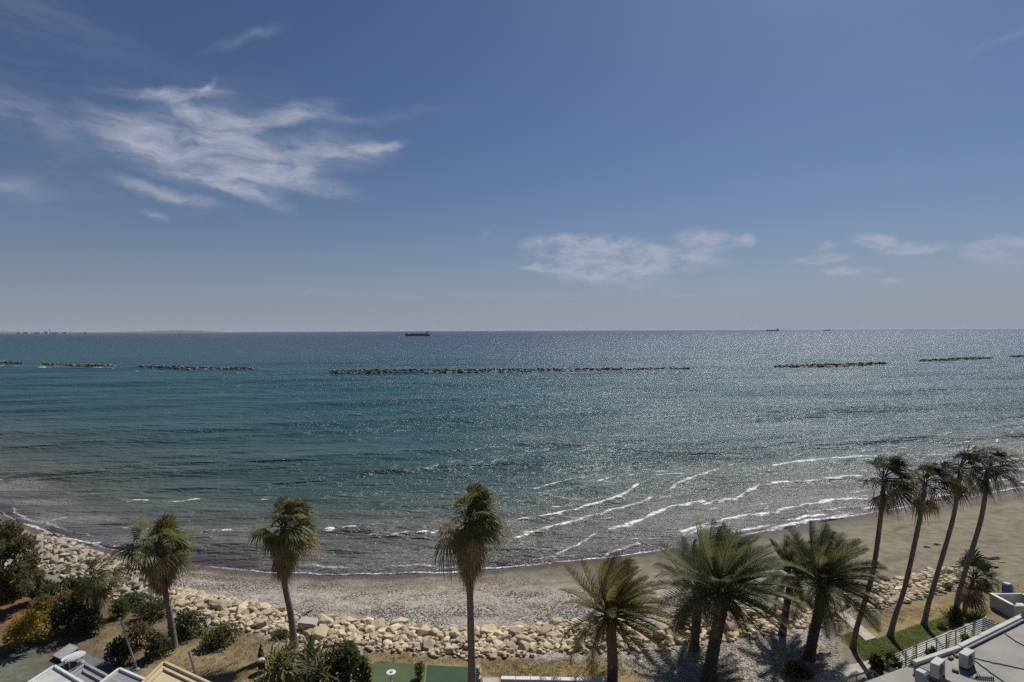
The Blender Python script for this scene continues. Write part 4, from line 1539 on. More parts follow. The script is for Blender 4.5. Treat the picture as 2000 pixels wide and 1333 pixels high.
def grass():
    r = random.Random(91)
    mb = MB()
    areas = [(940, 1240, 1288, 1322, 1500), (300, 520, 1258, 1333, 1100), (1640, 1930, 1188, 1246, 1500), (1880, 1990, 1140, 1200, 700),
             (700, 930, 1272, 1296, 500), (1370, 1450, 1300, 1336, 350), (460, 560, 1226, 1262, 300), (180, 330, 1200, 1300, 600)]
    for x0, x1, y0, y1, n in areas:
        for _ in range(n):
            px, py = r.uniform(x0, x1), r.uniform(y0, y1)
            if x0 == 1640 and py > 1238 - (px - 1640) * .18:
                continue
            p = G(px, py)
            for k in range(4):
                a = r.uniform(0, 6.28)
                hgt = r.uniform(.03, .12)
                q = p + Vector((r.uniform(-.12, .12), r.uniform(-.12, .12), -.01))
                w = Vector((math.cos(a), math.sin(a), 0)) * .014
                mb.add([q - w, q + w, q + Vector((math.cos(a + 1) * .06 + .04, math.sin(a + 1) * .06, hgt))], [(0, 1, 2)])
    tag(mb.build('dry_grass', m_drygrass), 'dry yellow grass tufts on the garden ground', None, kind='stuff')


grass()


def lawn_grass():
    r = random.Random(92)
    mb = MB()
    poly = [(1640, 1243), (1664, 1235), (1695, 1253), (1735, 1242), (1798, 1219), (1851, 1203), (1928, 1190), (1924, 1203), (1877, 1221), (1820, 1246), (1750, 1276), (1688, 1291), (1672, 1271)]
    n = 0
    while n < 3200:
        px, py = r.uniform(1636, 1932), r.uniform(1188, 1294)
        if not inside(np.array([px + r.gauss(0, 2)]), np.array([py + r.gauss(0, 1.5)]), poly)[0]:
            continue
        n += 1
        p = G(px, py)
        for k in range(5):
            a = r.uniform(0, 6.28)
            q = p + Vector((r.uniform(-.1, .1), r.uniform(-.1, .1), .005))
            w = Vector((math.cos(a), math.sin(a), 0)) * .012
            mb.add([q - w, q + w, q + Vector((r.uniform(-.04, .06), r.uniform(-.04, .04), r.uniform(.03, .09)))], [(0, 1, 2)])
    tag(mb.build('lawn_grass', mat('lawn_blade', (.15, .16, .045), .6, .3, 1.0, trans=.4, second=(.09, .115, .03))), 'short green grass of the lawn strip', None, kind='stuff')


lawn_grass()

# ------------------------------------------------------------------ ships, far coast


def ship(label, px_bow, px_stern, py, length, mats, seed, deckh=.07):
    """hull lofted along its length, stern castle with bridge and funnel, masts and deck gear"""
    a = None
    mid = ((px_bow + px_stern) / 2)
    depth = length * FPX / abs(px_stern - px_bow)
    c = at_depth(mid, py, depth)
    c.z = 0
    sg = 1 if px_stern > px_bow else -1
    root = thing('cargo_ship', label, 'ship', c, 'ships at anchor off the coast')
    Lh = length
    hw, fb = Lh * .075, Lh * deckh
    st = []
    for t in np.linspace(0, 1, 13):
        w = hw * min(1, (t * 5) ** .6) * (1 if t < .9 else .86)
        sheer = fb * (1 + .45 * max(0, .16 - t) / .16 + .10 * max(0, t - .85) / .15)
        x = (t - .5) * Lh * sg
        rake = -.02 * Lh * sg * (1 - t) ** 6
        st.append([(x + rake * 0, -w * .8, -.6), (x + rake, -w, sheer), (x + rake, w, sheer), (x, w * .8, -.6)])
    mb = MB()
    vs = [Vector(v) + c for s_ in st for v in s_]
    fs = []
    for i in range(12):
        for j in range(4):
            k = (j + 1) % 4
            fs.append((i * 4 + j, (i + 1) * 4 + j, (i + 1) * 4 + k, i * 4 + k))
    fs += [(0, 1, 2, 3), (51, 50, 49, 48)]
    mb.add(vs, fs)
    mb.build('hull', mats[0], root)

    def P(t, y, z):
        return c + Vector(((t - .5) * Lh * sg, y, z))
    MB().box(P(.5, 0, fb + .012 * Lh), (Lh * .62, hw * 1.3, .018 * Lh)).build('deck_cover', mats[1], root)
    fore = MB().box(P(.06, 0, fb * 1.45 + .006 * Lh), (Lh * .06, hw * .8, .02 * Lh))
    fore.build('forecastle', mats[1], root)
    sup = MB().box(P(.90, 0, fb + .045 * Lh), (Lh * .10, hw * 1.7, .09 * Lh)).build('deck_house', mats[2], root)
    MB().box(P(.885, 0, fb + .10 * Lh), (Lh * .06, hw * 1.95, .022 * Lh)).build('bridge', mats[2], sup)
    for k in range(3):
        MB().box(P(.85, 0, fb + (.025 + .025 * k) * Lh), (Lh * .004, hw * 1.4, .008 * Lh)).build('window_band', m_dark, sup)
    MB().tube([P(.95, 0, fb + .08 * Lh), P(.952, 0, fb + .135 * Lh)], [.018 * Lh, .015 * Lh], 10).build('funnel', mats[1], root)
    MB().tube([P(.885, 0, fb + .11 * Lh), P(.885, 0, fb + .165 * Lh)], [.004 * Lh, .002 * Lh], 6).build('mast', mats[2], root)
    MB().tube([P(.10, 0, fb), P(.10, 0, fb + .085 * Lh)], [.004 * Lh, .002 * Lh], 6).build('mast', mats[2], root)
    for t in (.3, .5, .68):
        m2 = MB().tube([P(t, 0, fb), P(t, 0, fb + .06 * Lh)], [.006 * Lh, .005 * Lh], 6)
        m2.tube([P(t, 0, fb + .058 * Lh), P(t - .07, 0, fb + .05 * Lh)], [.004 * Lh, .002 * Lh], 5)
        m2.build('deck_crane', mats[1], root)
    return root


ship('dark red cargo ship riding left of the picture centre', 792, 840, 654, 96, (m_redhull, m_redhull, m_shipwhite), 1, .075)
m_far = mat('ship_far_dark', (.055, .06, .075), .7, .2, .05)
ship('long dark low ship on the horizon, left of the two far ones', 1497, 1521, 646, 170, (m_far, m_far, m_far), 2, .07)
ship('small dark ship on the horizon, right of the two far ones', 1608, 1622, 646, 105, (m_far, m_far, m_far), 3, .08)


def far_coast():
    r = random.Random(77)
    D = 8500.0
    prof = [(-700, 30), (-200, 34), (-60, 36), (0, 34), (60, 30), (120, 26), (180, 22), (240, 24), (300, 34), (345, 42), (380, 40), (420, 24), (450, 10), (470, 1)]
    mb = MB()
    nx = 120
    for i in range(nx + 1):
        px = -700 + (470 + 700) * i / nx
        h = float(np.interp(px, [p[0] for p in prof], [p[1] for p in prof])) * (1 + .18 * (vnoise(np.array(px / 14.0), np.array(0.5), 5) - .5))
        x = (px - 1000) / FPX * D
        for k, (dy, z) in enumerate(((-150, -2), (0, h * .35), (350, h * .8), (800, h), (1500, h * .7), (2600, -2))):
            mb.v.append((x * (1 + dy / D), D + dy, z if k in (0, 5) else max(z, .5)))
    for i in range(nx):
        for j in range(5):
            mb.f.append((i * 6 + j, (i + 1) * 6 + j, (i + 1) * 6 + j + 1, i * 6 + j + 1))
    m = mat('coast_land', (.16, .15, .13), .95, .3, .01, second=(.09, .095, .08))
    tag(mb.build('coast', m, smooth=True), 'low far coast on the left horizon', None, kind='structure')
    blds = [(38, 26, 14, 'pale block on the far coast nearest the left edge'), (52, 34, 18, 'wide pale far block left of the twin chimneys'), (74, 40, 12, 'long low pale shed on the far coast'),
            (92, 22, 26, 'taller pale block beside the chimneys on the far coast'), (108, 60, 13, 'longest whitish shed on the far coast'), (128, 30, 14, 'pale far block just right of the long shed'), (168, 26, 12, 'lone pale far block right of all the others')]
    for px, w, h, lab in blds:
        x, y = (px - 1000) / FPX * (D - 120), D - 120
        root = thing('distant_building', lab, 'building', (x, y, 0), 'buildings on the far coast')
        MB().box((x, y, h / 2 + 1), (w * 2, 30, h + 2)).build('wall', m_offwhite, root)
        MB().box((x + w * .4, y, h + 4), (w * .7, 18, 5)).build('roof', m_offwhite, root)
    for px, h, lab in ((97, 62, 'taller thin far chimney on the left coast'), (88, 50, 'shorter thin far chimney on the left coast')):
        x, y = (px - 1000) / FPX * D, D
        root = thing('distant_chimney', lab, 'chimney', (x, y, 5), 'chimneys on the far coast')
        MB().lathe((x, y, 5), [(5, 0), (3.5, h * .7), (3.2, h)], 10).build('shaft', m_concrete, root)
        MB().lathe((x, y, 5 + h), [(3.4, 0), (3.4, 3)], 10).build('cap', m_redhull, root)


far_coast()

# ------------------------------------------------------------------ man-made things by the garden


def pxz(px, py, z):
    return pt(px, py, z)


def post(name, label, cat, foot, top, rad, m, cap=None):
    b = G(*foot)
    t = at_depth(*top, b.y)
    root = thing(name, label, cat, b)
    MB().tube([b - Vector((0, 0, .1)), t], [rad, rad * .85], 10).build('pole', m, root, smooth=True)
    MB().lathe(b, [(rad * 2.4, -.02), (rad * 2.2, .05), (rad * 1.2, .07)], 12).build('foot_plate', m, root)
    c = MB()
    c.lathe(t, [(rad * 1.2, -.03), (rad * 1.5, .03), (rad * .5, .07)], 12)
    c.build('cap', cap or m, root)
    return root


post('lamp_pole', 'tall thin grey leaning pole between the garden shrubs', 'pole', (269, 1308), (234, 1209), .045, m_offwhite)
post('bollard_post', 'short white post with cap on the dry lawn', 'post', (384, 1322), (369, 1276), .05, m_white)


# corner roofs at the bottom-left: low buildings whose seaward corners poke into view
def corner_roof(label, apex, lft, rgt_, z, m_top, m_frame, kind):
    """flat roof seen from above: apex is the seaward corner, the other two lie down its two edges"""
    A, B, C = (pxz(*p, z) for p in (apex, lft, rgt_))
    e1, e2 = (B - A), (C - A)
    e1.z = e2.z = 0
    l1, l2 = max(e1.length, 4.5), max(e2.length, 4.5)
    e1.normalize()
    e2.normalize()
    g = float(H(A.x, A.y))
    root = thing('veranda_roof', label, 'roof', (A.x, A.y, g), 'veranda roofs along the bottom left')
    cs = [A, A + e1 * l1, A + e1 * l1 + e2 * l2, A + e2 * l2]
    MB().slab([(p.x, p.y) for p in cs], z - .06, z).build('roof_panel', m_top, root)
    for p, q in ((cs[0], cs[1]), (cs[0], cs[3]), (cs[1], cs[2]), (cs[3], cs[2])):
        MB().bar(p + Vector((0, 0, .02)), q + Vector((0, 0, .02)), .12, .18).build('edge_beam', m_frame, root, bevel=.01)
    if kind == 'pergola':
        for k in range(1, 4):
            p = cs[0].lerp(cs[1], k / 4)
            MB().bar(p + Vector((0, 0, .03)), p + e2 * l2 + Vector((0, 0, .03)), .05, .09).build('rafter', m_frame, root)
    else:
        ins = [A + (e1 + e2) * .35]
        MB().bar(A + e1 * .3 + e2 * .38 + Vector((0, 0, .05)), A + e1 * l1 + e2 * .38 + Vector((0, 0, .05)), .06, .1).build('ridge_strip', m_frame, root)
        MB().bar(A + e2 * .3 + e1 * .38 + Vector((0, 0, .05)), A + e2 * l2 + e1 * .38 + Vector((0, 0, .05)), .06, .1).build('ridge_strip', m_frame, root)
    for p in cs:
        MB().bar((p.x * .999, p.y, g - .1), (p.x * .999, p.y, z - .07), .12).build('post', m_frame, root)
    return root


corner_roof('white-framed pergola roof corner at the bottom left with beige panels', (106, 1304), (60, 1334), (158, 1335), 4.0, m_offwhite, m_white, 'pergola')
corner_roof('plain grey flat roof corner between the two white-framed pergolas', (166, 1300), (128, 1328), (216, 1327), 3.6, m_glass, m_grey, 'flat')
corner_roof('small white-framed pergola corner left of the beige roof', (233, 1309), (208, 1328), (286, 1332), 3.7, m_glass, m_white, 'pergola')
corner_roof('beige flat roof corner with raised edge at the bottom left', (320, 1296), (278, 1337), (408, 1337), 3.9, m_beige, m_beige, 'flat')


def table_set():
    b = G(145, 1293)
    z = 1.5
    root = thing('oval_table', 'white oblong garden table standing on dark paving', 'table', (b.x, b.y, z))
    a, c = pxz(127, 1291, z + .46), pxz(160, 1274, z + .46)
    d = (c - a)
    d.z = 0
    ln = d.length
    d.normalize()
    s = Vector((-d.y, d.x, 0))
    poly = []
    for k in range(20):
        t = k / 20 * 2 * math.pi
        cx, sy = math.cos(t), math.sin(t)
        q = (a + c) / 2 + d * math.copysign(abs(cx) ** .6, cx) * ln * .62 + s * math.copysign(abs(sy) ** .8, sy) * .42
        poly.append((q.x, q.y))
    MB().slab(poly, z + .42, z + .46).build('table_top', m_white, root)
    for u, v in ((-1, -1), (-1, 1), (1, -1), (1, 1)):
        q = (a + c) / 2 + d * u * ln * .4 + s * v * .22
        MB().bar((q.x, q.y, z - .02), (q.x, q.y, z + .42), .05).build('leg', m_white, root)
    b2 = G(126, 1284)
    root = thing('day_bed', 'grey flat day bed lying beside the white oblong table', 'day bed', (b2.x, b2.y, z))
    cs = [pxz(*p, z + .24) for p in ((102, 1280), (136, 1257), (153, 1264), (120, 1288))]
    MB().slab([(p.x, p.y) for p in cs], z + .14, z + .24).build('mattress', m_grey, root, bevel=.02)
    m = (cs[0] + cs[1] + cs[2] + cs[3]) / 4
    for p in cs:
        q = p.lerp(m, .12)
        MB().bar((q.x, q.y, z - .02), (q.x, q.y, z + .145), .06).build('leg', m_dark, root)
    p = G(159, 1304)
    mb = MB()
    prof = [(.18 * math.sin(math.pi * k / 8) + .005, .18 - .18 * math.cos(math.pi * k / 8)) for k in range(9)]
    o = thing('globe_lamp', 'small white globe lamp on the paving by the pergolas', 'lamp', p)
    MB().lathe(p + Vector((0, 0, .05)), prof, 14).build('globe', m_white, o, smooth=True)
    MB().lathe(p, [(.12, -.01), (.1, .07)], 12).build('base', m_dark, o)
    # grey paving round the table
    poly_sheet('paving', [(92, 1312), (150, 1276), (212, 1290), (236, 1318), (214, 1350), (92, 1350)], 1.5, mat('dark_paving', (.15, .145, .15), .85, .2, 1.5, .2, 12), 'dark grey paving around the white oblong table', .008)


table_set()


def grill():
    b = G(511, 1312)
    z = b.z
    root = thing('barbecue', 'small black barbecue with a pale lid beside the pale shrub', 'barbecue', b)
    MB().box((b.x, b.y, z + .38), (.36, .34, .42), .4).build('firebox', m_dark, root, bevel=.02)
    MB().lathe((b.x - .02, b.y, z + .595), [(.24, 0), (.22, .06), (.12, .12), (.02, .14)], 14).build('lid', m_offwhite, root, smooth=True)
    for u, v in ((-1, -1), (-1, 1), (1, -1), (1, 1)):
        MB().bar((b.x + u * .14, b.y + v * .13, z - .02), (b.x + u * .14, b.y + v * .13, z + .2), .03).build('leg', m_dark, root)
    b = G(510, 1296)
    t = at_depth(509, 1260, b.y)
    root = thing('closed_parasol', 'dark narrow closed parasol behind the small barbecue', 'parasol', b)
    MB().tube([b - Vector((0, 0, .02)), t], [.025, .025], 8).build('pole', m_dark, root)
    MB().lathe(b + Vector((0, 0, .12)), [(.05, 0), (.16, .06), (.17, .35), (.11, .75), (.03, t.z - b.z - .1)], 9).build('folded_canopy', m_dark, root)


grill()


def pedestal():
    b = G(764, 1338)
    z = b.z
    root = thing('pedestal_table', 'small round white pedestal table on the light green turf', 'table', b)
    MB().lathe(b, [(.17, 0), (.15, .05), (.06, .12), (.045, .3), (.06, .52), (.10, .60)], 16).build('pedestal', m_white, root, smooth=True)
    MB().lathe(b + Vector((0, 0, .6)), [(.10, 0), (.24, .03), (.25, .07), (.22, .085)], 20).build('table_top', m_white, root)
    mb = MB()
    mb.lathe(b + Vector((.02, -.02, .685)), [(.05, 0), (.08, .03), (.07, .05)], 10)
    tag(mb.build('bowl', m_grey), 'tiny grey bowl on the white pedestal table', 'bowl')
    # potted dry shrub
    p = G(820, 1326)
    o = thing('plant_pot', 'round pot on the turf holding the dry brown shrub', 'pot', p)
    MB().lathe(p, [(.13, 0), (.19, .24), (.21, .25), (.21, .29), (.17, .29), (.15, .22)], 14).build('pot', m_terracotta, o)
    shrub('potted_shrub', 'dry brown twiggy shrub growing from the pot on the turf', 'plant', p + Vector((0, 0, .26)), .36, .34, .62, 800, .06, m_leaf_brown, 95, lobes=8)
    # rough stone pillar and base beside the central trunk
    p = G(934, 1333)
    o = thing('stone_pillar', 'rough grey stone pillar just right of the central palm trunk', 'pillar', p)
    r = random.Random(3)
    for k in range(6):
        me = rock_mesh('stone', m_concrete, 500 + k, 14, .06)
        ob = bpy.data.objects.new('stone', me)
        ob.location = (r.uniform(-.04, .04), r.uniform(-.04, .04), .07 + k * .145)
        ob.scale = (.19, .18, .11)
        ob.rotation_euler = (0, 0, r.uniform(0, 6))
        link(ob, o)
    p = G(958, 1334)
    mb = MB().box((p.x, p.y, p.z + .05), (.85, .55, .14), .03)
    tag(mb.build('concrete_block', m_concrete, bevel=.02), 'low flat concrete block right of the stone pillar', 'block')


pedestal()


def garden_wall():
    a, b = pxz(978, 1323, 1.95), pxz(1182, 1327, 1.95)
    a.z = b.z = 1.5
    root = thing('garden_wall', 'low white-capped garden wall at the bottom edge left of first date palm', 'wall', a)
    MB().bar((a.x, a.y, 1.66), (b.x, b.y, 1.66), .2, .42).build('wall_body', m_concrete, root)
    n = 7
    for k in range(n):
        p, q = a.lerp(b, (k + .02) / n), a.lerp(b, (k + .98) / n)
        MB().bar((p.x, p.y, 1.9), (q.x, q.y, 1.9), .28, .07).build('coping_stone', m_white, root, bevel=.01)


garden_wall()


def slab_and_planks():
    p = G(600, 1218)
    root = thing('concrete_slab', 'tilted flat concrete slab among the boulders right of second palm', 'slab', p)
    cs = [pxz(*q, 1.75) for q in ((581, 1218), (588, 1205), (622, 1208), (616, 1222))]
    MB().slab([(q.x, q.y) for q in cs], 1.3, 1.75).build('slab_block', m_concrete, root, bevel=.03)
    MB().slab([(q.x * 1.0, q.y) for q in (c.lerp(sum(cs, Vector()) / 4, .06) for c in cs)], 1.752, 1.79).build('top_layer', m_concrete, root)
    a, b = G(590, 1206), G(611, 1191)
    o = thing('driftwood_plank', 'bleached driftwood plank propped on the pebbles by the slab', 'plank', a)
    MB().bar(a + Vector((0, 0, .28)), b + Vector((0, 0, .05)), .14, .05).build('plank', m_wood, o)
    a, b = G(224, 1123), G(275, 1121)
    pts = spline([a + Vector((0, 0, .25)), a.lerp(b, .35) + Vector((0, 0, .45)), a.lerp(b, .7) + Vector((0, 0, .40)), b + Vector((0, 0, .35))], 4)
    o = MB().tube(pts, [.09 - .004 * i for i in range(len(pts))], 7)
    tag(o.build('driftwood_log', m_bark, smooth=True), 'dark dead log lying over rocks behind the leftmost tall palm', 'log')
    a, b = G(128, 1083), G(160, 1096)
    o = MB().bar(a + Vector((0, 0, .35)), b + Vector((0, 0, .3)), .16, .10)
    tag(o.build('driftwood_plank', m_wood), 'grey plank lying on the pale rubble at left', 'plank')
    # concrete path slab that ends on the lawn
    cs = [pxz(*q, 1.56) for q in ((1634, 1197), (1650, 1194), (1711, 1246), (1691, 1252))]
    root = thing('path_slab', 'narrow concrete walkway ending on the bright green lawn', 'path', (cs[0].x, cs[0].y, 1.45))
    for k in range(4):
        q = [cs[0].lerp(cs[3], (k + .01) / 4), cs[0].lerp(cs[3], (k + .99) / 4), cs[1].lerp(cs[2], (k + .99) / 4), cs[1].lerp(cs[2], (k + .01) / 4)]
        MB().slab([(v.x, v.y) for v in q], 1.42, 1.56 + .004 * (k % 2)).build('paving_slab', m_concrete, root, bevel=.01)
    a, b = G(1705, 1186), G(1722, 1172)
    b1 = G(1702, 1181)


slab_and_planks()


# path, railing and the flat-roofed house at the bottom right
def right_house():
    poly_sheet('path', [(1560, 1330), (1640, 1303), (1690, 1293), (1751, 1278), (1821, 1248), (1878, 1223), (1926, 1204), (1934, 1212), (1880, 1240), (1752, 1296), (1660, 1325), (1600, 1352), (1540, 1352)],
               1.5, mat('path_concrete', (.42, .39, .33), .9, .2, 1.2, .25, 14), 'pale concrete path between the lawn and the railing', .016)
    # horizontal-bar railing on the house terrace
    za = 2.5
    pA, pB = pxz(1748, 1279, za), pxz(1920, 1210, za)
    root = thing('railing', 'white railing of thin horizontal bars beside the lawn', 'railing', (pA.x, pA.y, 1.5), 'railings by the flat roofed house')
    for k in range(8):
        z = za - k * .12
        MB().bar((pA.x, pA.y, z), (pB.x, pB.y, z), .035, .035 if k else .06).build('rail', m_offwhite, root)
    for k in range(10):
        p = pA.lerp(pB, k / 9)
        MB().bar((p.x, p.y - .001, 1.45), (p.x, p.y - .001, za + .02), .05).build('post', m_offwhite, root)
    pC = pB + (pB - pA).cross(Vector((0, 0, 1))).normalized() * 1.3
    for k in range(8):
        z = za - k * .12
        MB().bar((pB.x, pB.y, z), (pC.x, pC.y, z), .03, .03).build('rail', m_offwhite, root)
    # second, plainer rail further left
    zb = 2.45
    q = [pxz(1570, 1345, zb), pxz(1640, 1328, zb), pxz(1705, 1310, zb), pxz(1718, 1321, zb)]
    root = thing('railing', 'plain white handrail turning a corner left of the house roof', 'railing', (q[1].x, q[1].y, 1.5), 'railings by the flat roofed house')
    for i in range(3):
        MB().bar(q[i], q[i + 1], .06).build('rail', m_offwhite, root)
        MB().bar(q[i] - Vector((0, 0, .45)), q[i + 1] - Vector((0, 0, .45)), .035).build('rail', m_offwhite, root)
    for i, t in ((0, .5), (1, 0), (1, .5), (2, 0), (2, 1)):
        p = q[i].lerp(q[i + 1], t)
        MB().bar((p.x, p.y + .003, 1.45), (p.x, p.y + .003, zb - .032), .05).build('post', m_offwhite, root)
    # house with two flat roof levels
    z1, z2 = 4.2, 4.55
    A = [pxz(*p, z1) for p in ((1640, 1350), (1684, 1334), (1782, 1298), (1850, 1275))]
    front = [(A[0].x, A[0].y), (A[1].x, A[1].y), (A[2].x, A[2].y)]
    B = [pxz(*p, z2) for p in ((1783, 1297), (1872, 1267), (2002, 1203), (2150, 1130))]
    root = thing('flat_roofed_house', 'flat-roofed pale house at the bottom right corner', 'house', (A[2].x, A[2].y, 1.5))
    lowpoly = [front[0], front[1], front[2], (A[2].x + 1.4, A[2].y - 4.5), (A[0].x + 1.4, A[0].y - 4.5)]
    MB().slab(lowpoly, z1 - .25, z1).build('lower_roof', m_roofgrey, root)
    ctr = Vector((sum(p[0] for p in lowpoly) / 5, sum(p[1] for p in lowpoly) / 5))
    MB().slab([(ctr.x + (p[0] - ctr.x) * .97, ctr.y + (p[1] - ctr.y) * .97) for p in lowpoly], 1.4, z1 - .252).build('wall', m_offwhite, root)
    hp = [(B[0].x + .02, B[0].y - .02), (B[1].x, B[1].y), (B[2].x, B[2].y), (B[3].x, B[3].y), (B[3].x + 5, B[3].y - 9), (B[0].x + 5, B[0].y - 9)]
    MB().slab(hp, z2 - .3, z2).build('upper_roof', m_roofgrey, root)
    ctr = Vector((sum(p[0] for p in hp) / 6, sum(p[1] for p in hp) / 6))
    MB().slab([(ctr.x + (p[0] - ctr.x) * .97, ctr.y + (p[1] - ctr.y) * .97) for p in hp], 1.4, z2 - .302).build('wall', m_offwhite, root)
    MB().bar(B[1] + Vector((0, -.08, .10)), B[2] + Vector((0, -.08, .10)), .22, .2).build('parapet', m_offwhite, root, bevel=.02)
    MB().bar(B[2] + Vector((0, -.08, .10)), B[3] + Vector((0, -.08, .10)), .22, .2).build('parapet', m_offwhite, root, bevel=.02)
    MB().bar(B[0] + Vector((0, -.08, .09)), B[1] + Vector((0, -.08, .09)), .2, .16).build('parapet', m_offwhite, root, bevel=.02)
    MB().tube([B[1] + Vector((0, -.30, .10)), B[2] + Vector((0, -.30, .10))], [.05, .05], 8).build('pipe', m_grey, root)
    # seam joints on the roof
    # air conditioners
    for foot, rz, w, lab in (((1831, 1322), .62, .78, 'dark-grilled air conditioner unit on the roof, left of the two'), ((1888, 1303), .55, .82, 'pale air conditioner unit with round fan on the roof, right of the two')):
        p = pxz(*foot, z2)
        u = thing('air_conditioner', lab, 'air conditioner', p, 'air conditioners on the flat roof')
        q = Matrix.Rotation(rz, 3, 'Z')
        MB().box(p + Vector((0, 0, .40)), (w, .34, .62), rz).build('casing', m_offwhite, u, bevel=.02)
        f = p + q @ Vector((-.08, -.175, .40))
        mb = MB()
        n = 18
        for rr_, dy in ((.24, -.012), (.20, -.02), (.05, -.02)):
            pass
        ringv = [f + q @ Vector((math.cos(t) * .25, -.004, math.sin(t) * .25)) for t in np.linspace(0, 2 * math.pi, n, endpoint=False)]
        mb.add(ringv, [tuple(range(n))])
        gr = mb.build('fan_opening', m_dark, u)
        for k in range(7):
            z = -.21 + k * .07
            hw = math.sqrt(max(.001, .25 ** 2 - z * z))
            MB().bar(f + q @ Vector((-hw, -.012, z)), f + q @ Vector((hw, -.012, z)), .012).build('grille_bar', m_offwhite, gr)
        for k in range(6):
            MB().box(p + q @ Vector((w * .5 + .004, 0, .2 + k * .08)), (.012, .28, .03), rz).build('side_vent', m_dark, u)
        for s in (-1, 1):
            MB().box(p + q @ Vector((s * w * .36, 0, .045)), (.09, .36, .09), rz).build('foot', m_dark, u)
    p = pxz(1799, 1334, z2)
    d = thing('roof_duct', 'grey sheet-metal duct on the roof left of the air conditioners', 'duct', p)
    MB().box(p + Vector((0, 0, .22)), (.34, .34, .44), .5).build('shaft', m_grey, d)
    MB().box(p + Vector((0, 0, .5)), (.44, .44, .08), .5, taper=.7).build('cowl', m_grey, d)
    for i, (x, y, lab) in enumerate(((1857, 1288, 'dark brick block on the roof between the air conditioners'), (1867, 1283, 'second dark brick block beside the right air conditioner'), (1866, 1313, 'small dark flat tile lying on the roof'))):
        p = pxz(x, y, z2)
        b = MB().box(p + Vector((0, 0, .05)), (.24, .14, .10), .4 + i)
        tag(b.build('roof_block', m_bark, bevel=.01), lab, 'block', 'blocks on the roof')
    # cables lying on the roof
    for pts, lab in ((((1880, 1266), (1905, 1292), (1935, 1315), (1975, 1345)), 'black cable running down the roof from the pipe'), (((1955, 1233), (1975, 1248), (2002, 1264)), 'black cable near the right photo edge on the roof'),
                     (((1898, 1285), (1940, 1296), (1975, 1303), (2004, 1309)), 'thin cable crossing the roof to the right edge')):
        w = [pxz(*q_, z2) + Vector((0, 0, .03)) for q_ in pts]
        w = spline(w, 5)
        w = [v + Vector((random.uniform(-.03, .03), random.uniform(-.03, .03), 0)) for v in w]
        tag(MB().tube(w, .022, 5).build('cable', m_cable), lab, 'cable', 'cables on the roof')
    # coil of wire with a row of clips
    w = []
    for k in range(30):
        t = k / 29
        q_ = pxz(1900 + 6 * math.cos(t * 14) + t * 8, 1322 + 6 * math.sin(t * 14) - 2 * t, z2) + Vector((0, 0, .03 + .02 * t))
        w.append(q_)
    tag(MB().tube(w, .014, 4).build('wire_coil', m_cable), 'tangled black wire loop on the roof at the bottom edge', 'wire')
    pa, pb = pxz(1906, 1327, z2), pxz(1942, 1329, z2)
    o = thing('peg_strip', 'thin strip with a row of dark pegs at the roof bottom edge', 'peg strip', pa)
    MB().bar(pa + Vector((0, 0, .012)), pb + Vector((0, 0, .012)), .05, .024).build('strip', m_grey, o)
    for k in range(9):
        p = pa.lerp(pb, (k + .5) / 9) + Vector((0, 0, .022))
        MB().lathe(p, [(.03, 0), (.03, .09), (.014, .11), (.014, .15)], 8).build('peg', m_cable, o)
    # plant pots between railing and house
    for px, py, lab in ((1746, 1293, 'white planter by the left end of the bar railing'), (1887, 1246, 'white pot behind the bar railing near its right end'), (1822, 1271, 'dark pot behind the middle of the bar railing')):
        p = pxz(px, py, 2.3)
        p.z = 1.5
        o = thing('planter', lab, 'planter', p, 'planters behind the railing')
        MB().lathe(p, [(.2, -.02), (.26, .5), (.28, .52), (.28, .58), (.22, .58), (.2, .5)], 14).build('pot', m_dark if 'dark' in lab else m_white, o)
        shrub('potted_plant', lab.replace('white planter', 'leafy plant in the white planter').replace('white pot', 'leafy plant in the white pot').replace('dark pot', 'leafy plant in the dark pot'), 'plant', p + Vector((0, 0, .5)), .34, .34, .5, 220, .10, m_leaf_dark, px, lobes=6)


right_house()


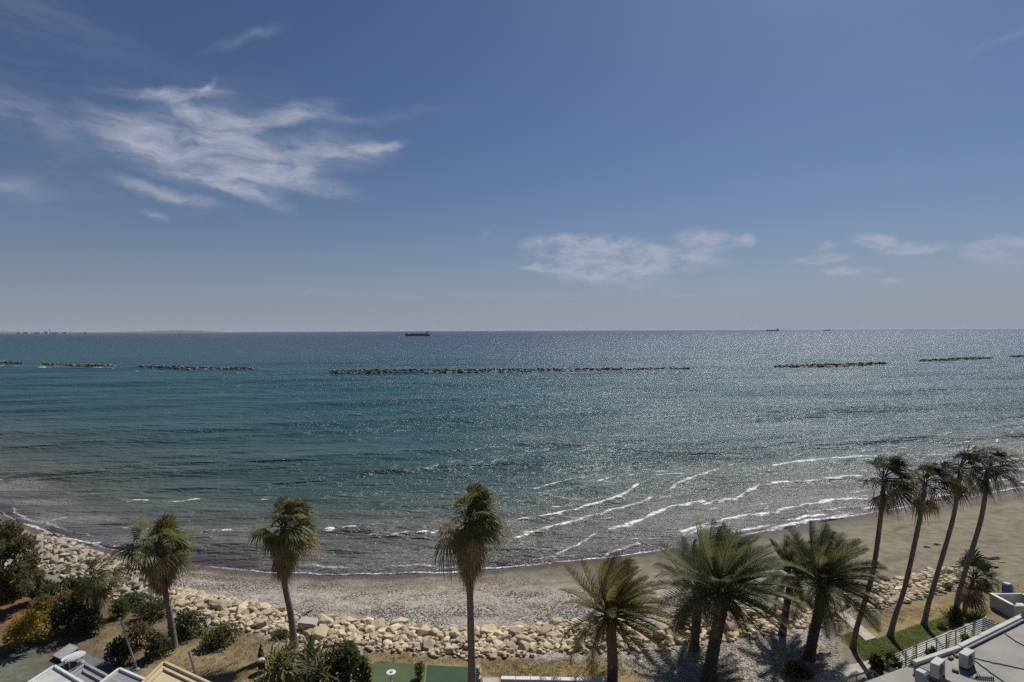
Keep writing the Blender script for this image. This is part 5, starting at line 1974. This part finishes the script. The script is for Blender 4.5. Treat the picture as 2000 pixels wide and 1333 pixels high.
def far_right():
    # pale masonry bin, barrel, handrail
    z = 1.5
    tz = 2.35
    a, b, c = pxz(1935, 1160, tz), pxz(1978, 1183, tz), pxz(2003, 1172, tz)
    root = thing('low_enclosure', 'pale low-walled enclosure at the right edge below the beach', 'enclosure', (a.x, a.y, z))
    e = (b - a)
    n = Vector((e.y, -e.x, 0)).normalized()
    if n.y < 0:
        n = -n
    d = a + n * 2.1
    f = b + n * 2.1
    for p, q, nm in ((a, b, 'front_wall'), (b, f, 'side_wall'), (a, d, 'side_wall'), (d, f, 'rear_wall')):
        MB().bar((p.x, p.y, (z + tz) / 2 - .05), (q.x, q.y, (z + tz) / 2 - .05), .14 if nm == 'front_wall' else .13, tz - z + .08).build(nm, m_offwhite, root)
    MB().bar((a.x, a.y, tz + .03), (b.x, b.y, tz + .03), .2, .06).build('coping', m_white, root)
    p = G(1967, 1164)
    o = thing('barrel', 'blue plastic barrel standing behind the pale enclosure', 'barrel', p)
    MB().lathe(p, [(.24, 0), (.28, .06), (.29, .25), (.275, .28), (.29, .31), (.29, .55), (.275, .58), (.29, .61), (.27, .8), (.22, .86)], 16).build('body', m_blue, o, smooth=True)
    MB().lathe(p + Vector((0, 0, .86)), [(.2, 0), (.2, .03), (.05, .035)], 16).build('lid', m_offwhite, o)
    a, b = G(1949, 1150), G(2012, 1184)
    o = thing('handrail', 'thin pale handrail slanting down to the right photo edge', 'handrail', a)
    h = Vector((0, 0, .75))
    MB().tube([a + h, b + h], .03, 8).build('rail', m_offwhite, o)
    for t in (0, .5, 1):
        p = a.lerp(b, t)
        MB().tube([p - Vector((0, 0, .1)), p + h], .025, 8).build('post', m_offwhite, o)
    p = G(1992, 1196)
    o = thing('white_sacks', 'white rounded sack heap at the right photo edge', 'sack', p)
    for k in range(3):
        me = rock_mesh('sack', m_white, 600 + k, 22, .1)
        ob = bpy.data.objects.new('sack', me)
        ob.location = (-.25 + .28 * k, .05 * k, .2 + (.22 if k == 1 else 0))
        ob.scale = (.32, .24, .2)
        link(ob, o)


far_right()


# ------------------------------------------------------------------ sea air that fades far things
def sea_haze():
    m = bpy.data.materials.new('sea_air')
    m.use_nodes = True
    N, L = m.node_tree.nodes, m.node_tree.links
    N.remove(N['Principled BSDF'])
    v = N.new('ShaderNodeVolumePrincipled')
    v.inputs['Color'].default_value = (.80, .86, 1.0, 1)
    v.inputs['Density'].default_value = 0.000016
    v.inputs['Anisotropy'].default_value = 0.0
    L.new(v.outputs[0], N['Material Output'].inputs['Volume'])
    mb = MB().box((0, 55000, 33.5), (270000, 120000, 83))
    o = mb.build('haze', m)
    tag(o, 'thin pale sea air over the whole bay', None, kind='stuff')


sea_haze()
